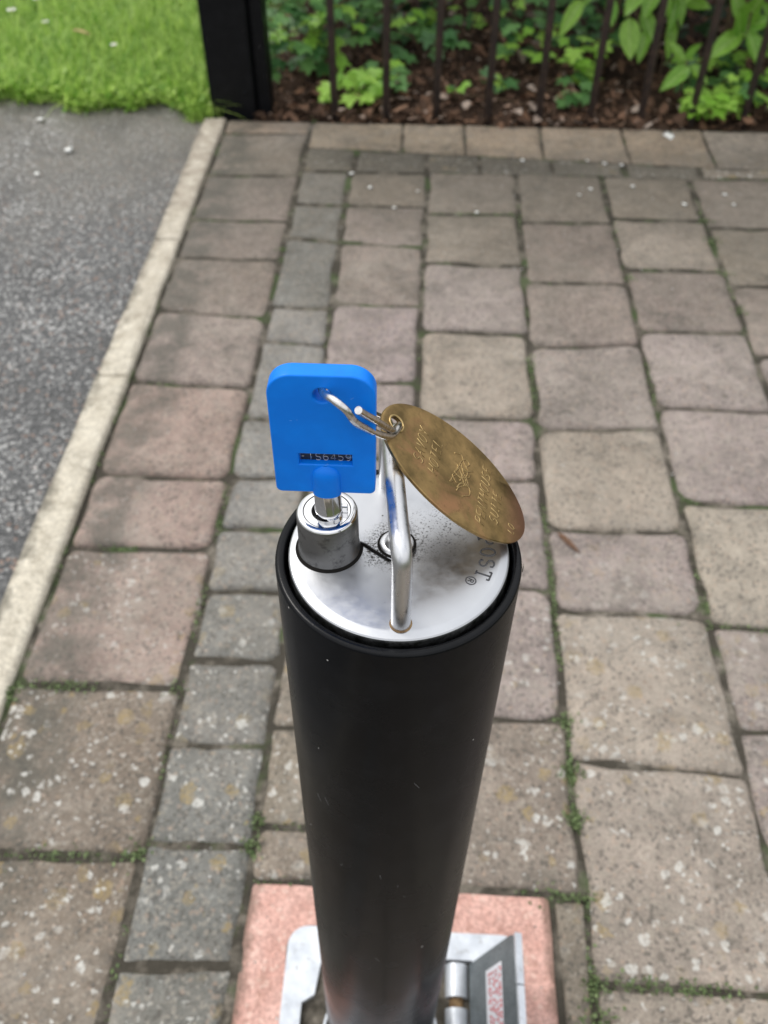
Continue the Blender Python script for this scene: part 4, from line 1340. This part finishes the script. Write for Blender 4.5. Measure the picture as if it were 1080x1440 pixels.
# broad clover and weeds along the lawn's edge
def clover(r_, n_):
    x = r_.uniform(-1.3, -.43, n_); e = 1.828 + .022 * np.sin(x * 21) + .014 * np.sin(x * 57 + 1) - np.clip(x + .62, 0, .2) * .25
    y = e + np.abs(r_.normal(0, .05, n_)); return np.stack([x, y, r_.uniform(0, .028, n_)], 1)
v_, f_ = leaf_cloud(2600, clover, (.010, .024), .65, 9)
tag(mesh_obj('clover', v_, f_, MT['grass']), 'small round clover leaves creeping over the lawn edge', 'clover', kind='stuff')

# grass tuft at the foot of the post
nt = 500
tx_ = RNG.normal(-.452, .014, nt); ty_ = RNG.normal(1.80, .018, nt)
v_, f_ = blades(nt, tx_, ty_, np.full(nt, -.006), (.015, .045), (.0016, .0036), 12)
tag(mesh_obj('grass_tuft', v_, f_, MT['grass']), 'grass tuft spilling over the kerb end at the foot of the black post', 'grass', kind='stuff')

# moss and seedlings in the joints
def moss():
    r_ = np.random.default_rng(3)
    P = []
    def run(x0, y0, x1, y1, dens, seed):
        L = math.hypot(x1 - x0, y1 - y0); n_ = int(L * dens)
        for _ in range(n_):
            t = r_.random(); x = x0 + (x1 - x0) * t; y = y0 + (y1 - y0) * t
            m = mnoise.noise(Vector((x * 11, y * 11, seed)))
            if m < .16 - (.12 if seed in (7, 9) else 0) + (.14 if y0 == y1 or abs(x1 - x0) > .05 else 0): continue
            P.append((x + r_.normal(0, .0022), y + r_.normal(0, .0022), r_.uniform(-.009, -.002 + .004 * max(0, m))))
    for i in range(7):
        for y0 in np.arange(-.1, 1.57, .05):
            if i == 2 and .05 < y0 < .29: continue
            xx = colx(i, y0)
            run(xx, y0, xx, y0 + .05, {3: 2600, 4: 1500, 5: 2200, 0: 1200}.get(i, 800), 4 + i)
    run(-.395, 0, -.395, 1.5, 900, 3)
    for ci, (xa, xb, rows, _) in COLS.items():
        for (l, r2) in rows: run(xa, l, xb, r2, 700, 20 + ci)
    # the thick tufts the picture shows
    for (x, y, s, n_) in ((-.345, .4735, .020, 260), (-.23, .4735, .006, 90), (.1555, .405, .006, 260), (.1555, .36, .005, 180), (.150, .2885, .010, 130), (.125, .2890, .008, 60), (.1565, .22, .005, 160), (.157, .19, .008, 260), (.19, .2235, .012, 120),
                          (.24, .222, .02, 160), (.1555, .455, .006, 130), (.470, .455, .008, 60), (-.231, .31, .005, 120), (-.131, .32, .005, 150), (-.131, .345, .004, 70), (-.395, .46, .007, 220), (-.29, .305, .02, 90), (-.36, .302, .02, 110),
                          (.335, .577, .02, 90), (.4745, 1.36, .007, 110), (.4745, 1.26, .006, 110), (.4745, 1.16, .006, 110), (.4745, 1.42, .006, 90), (.319, 1.24, .006, 70), (.15, 1.43, .02, 90), (.06, 1.428, .03, 70), (-.045, 1.655, .004, 30), (-.222, 1.775, .004, 40), (-.39, 1.55, .01, 40), (-.225, 1.3, .004, 80)):
        for _ in range(n_):
            P.append((x + r_.normal(0, s), y + r_.normal(0, min(s, .0035) if s > .009 else s * 1.0), r_.uniform(-.007, .004)))
    P = np.array(P); P_ = P.copy()
    return leaf_cloud(len(P), lambda a, b: P_, (.0018, .0052), .7, 17)
v_, f_ = moss()
tag(mesh_obj('moss', v_, f_, MT['moss']), 'green moss and tiny weeds growing in the joints of the paving', 'moss', kind='stuff')

# stone chips showing in the asphalt and grit on the paving
def chips(n_, sampler, size, seed, flat=.5):
    r_ = np.random.default_rng(seed)
    base = np.array([(1, 0, 0), (-1, 0, 0), (0, 1, 0), (0, -1, 0), (0, 0, 1), (0, 0, -1)], float)
    tri = np.array([(0, 2, 4), (2, 1, 4), (1, 3, 4), (3, 0, 4), (2, 0, 5), (1, 2, 5), (3, 1, 5), (0, 3, 5)])
    P = sampler(r_, n_); s = r_.uniform(size[0], size[1], (n_, 1, 1))
    a = r_.uniform(0, 6.28, n_)
    B = np.repeat(base[None], n_, 0) * r_.uniform(.6, 1.25, (n_, 6, 1))
    c, q = np.cos(a)[:, None], np.sin(a)[:, None]
    X = B[:, :, 0] * c - B[:, :, 1] * q; Y = B[:, :, 0] * q + B[:, :, 1] * c
    V = np.stack([X, Y, B[:, :, 2] * flat], 2) * s + P[:, None]
    F = (tri[None] + (np.arange(n_) * 6)[:, None, None]).reshape(-1, 3)
    return V.reshape(-1, 3), F
def road_pts(r_, n_):
    y = .25 + r_.uniform(0, 1, n_) * 1.58; x = -.448 - r_.uniform(0, 1, n_) ** 1.1 * (.15 + .36 * y)
    return np.stack([x, y, np.full(n_, -.0048)], 1)
v_, f_ = chips(24000, road_pts, (.0010, .0036), 2, .55)  # light stones, the brightest ones carrying painted glints
tag(mesh_obj('road_chippings', v_, f_.tolist(), MT['chip']), 'pale stone chippings set in the worn asphalt', 'chippings', kind='stuff')
def pav_pts(r_, n_):
    y = r_.uniform(.0, 1.75, n_); x = r_.uniform(-.39, .8, n_)
    return np.stack([x, y, np.full(n_, .0004)], 1)
v_, f_ = chips(900, pav_pts, (.0006, .0016), 8, .5)
tag(mesh_obj('grit', v_, f_.tolist(), MT['chip']), 'fine pale grit scattered over the paving blocks', 'grit', kind='stuff')

# daisies on the lawn, petals on the ground, single leaves
def petal_mesh(seed):
    rnd = random.Random(seed); V = [(0, 0, .0022)]
    for i in range(9):
        a = 2 * PI * i / 9; r_ = rnd.uniform(.75, 1.15); V.append((math.cos(a) * r_, math.sin(a) * r_ * .75, rnd.uniform(0, .3)))
    V[0] = (0, 0, .35)
    V += [(0, 0, -.15)]
    F = [(0, 1 + i, 1 + (i + 1) % 9) for i in range(9)] + [(10, 1 + (i + 1) % 9, 1 + i) for i in range(9)]
    me = bpy.data.meshes.new('petal'); me.from_pydata(V, [], F); me.materials.append(MT['white'])
    me.polygons.foreach_set('use_smooth', [True] * len(F)); return me
def bit(name, x, y, z, s, label, cat, group=None, seed=0):
    o = link_mesh(name, petal_mesh(seed), (x, y, z), None); o.scale = (s, s, s); o.rotation_euler = (0, 0, seed * 1.3)
    return tag(o, label, cat, group)
for i, (x, y, s, l) in enumerate([(-.944, 2.334, .011, 'white daisy furthest from the road, top left of the lawn'), (-.979, 2.255, .011, 'white daisy nearest the left edge of the picture'),
                                  (-.877, 2.185, .008, 'small pale daisy right of the two white ones'), (-.686, 2.055, .008, 'small faded daisy near the lawn edge, closest to the post')]):
    root = empty('daisy', (x, y, 0), l, 'daisy', 'daisies in the lawn')
    v_, f_ = tube([(x, y, -.01), (x, y, .034)], .0008, 5); mesh_obj('stem', v_, f_, MT['moss'], root)
    rnd = random.Random(i)
    V, F = [], []
    for k in range(13):
        a = 2 * PI * k / 13; c, q = math.cos(a), math.sin(a)
        o0 = len(V)
        for (t, w) in ((.15, .08), (.7, .17), (1, .05)):
            V += [(x + s * (c * t - q * w), y + s * (q * t + c * w), .035 + s * .25 * t), (x + s * (c * t + q * w), y + s * (q * t - c * w), .035 + s * .25 * t)]
        F += [(o0, o0 + 1, o0 + 3, o0 + 2), (o0 + 2, o0 + 3, o0 + 5, o0 + 4)]
    mesh_obj('petals', V, F, MT['white'], root)
    v_, f_ = disc_lathe([(s * .3, .035), (s * .22, .035 + s * .2), (s * .08, .035 + s * .26)], x, y, 10)
    mesh_obj('flower_centre', v_, f_, MT['tan'], root, True)
rt_ = [(-.766, 1.759, .0090, 'white petal on the asphalt, nearest the lawn'), (-.672, 1.631, .0110, 'largest white petal on the asphalt, right of the other two'), (-.702, 1.534, .0065, 'white petal on the asphalt, nearest the camera')]
for i, (x, y, s, l) in enumerate(rt_): bit('fallen_petal', x, y, .0, s, l, 'petal', 'fallen white petals on the asphalt', i)
pv = [(-.096, 1.509), (-.132, 1.56), (-.012, 1.5), (.091, 1.431), (.294, 1.522), (.272, 1.50), (.37, 1.536), (.526, 1.513), (.535, 1.478), (.45, 1.475), (.30, 1.63), (.33, 1.62), (.36, 1.615), (.18, 1.625), (-.05, 1.44), (.045, 1.66)]
pv = sorted(pv); ords = ['leftmost', 'second from the left', 'third from the left', 'fourth from the left', 'fifth from the left', 'sixth from the left', 'seventh from the left', 'eighth from the left',
        'eighth from the right', 'seventh from the right', 'sixth from the right', 'fifth from the right', 'fourth from the right', 'third from the right', 'second from the right', 'rightmost']
for i, (x, y) in enumerate(pv):
    bit('fallen_petal', x, y, .0015, random.uniform(.0035, .0062), 'tiny white petal on the paving near the railing, ' + ords[i], 'petal', 'fallen white petals on the far paving', i + 5)
bit('lichen_patch', .467, 1.74, .0030, .017, 'round white lichen patch on a light edging block in front of the railing', 'lichen', None, 40).scale = (.020, .014, .002)
bit('lichen_patch', .034, 1.140, .0006, .009, 'single pale lichen patch on a brown paver behind the blue key', 'lichen', None, 41).scale = (.010, .011, .0015)
place = [((.167, .702, .0015), (.190, .672, .004), 'slender orange-brown leaf lying by a paving joint right of the brass tag', .3, MT['litter']),
         ((-.800, 2.134, .036), (-.755, 2.120, .036), 'dry tan leaf lying on the lawn', .5, MT['tan'])]
for b, t, l, w, m_ in place:
    me = leaf_mesh('dry_leaf', w * .36, m_, 6, .3, .1)
    o = place_leaf(me, b, t, (0, 0, 1), None, 'dry_leaf'); tag(o, l, 'leaf')

# ------------------------------------------------------------------ render settings
sc.render.engine = 'CYCLES'
sc.cycles.use_denoising = True
sc.cycles.max_bounces = 8
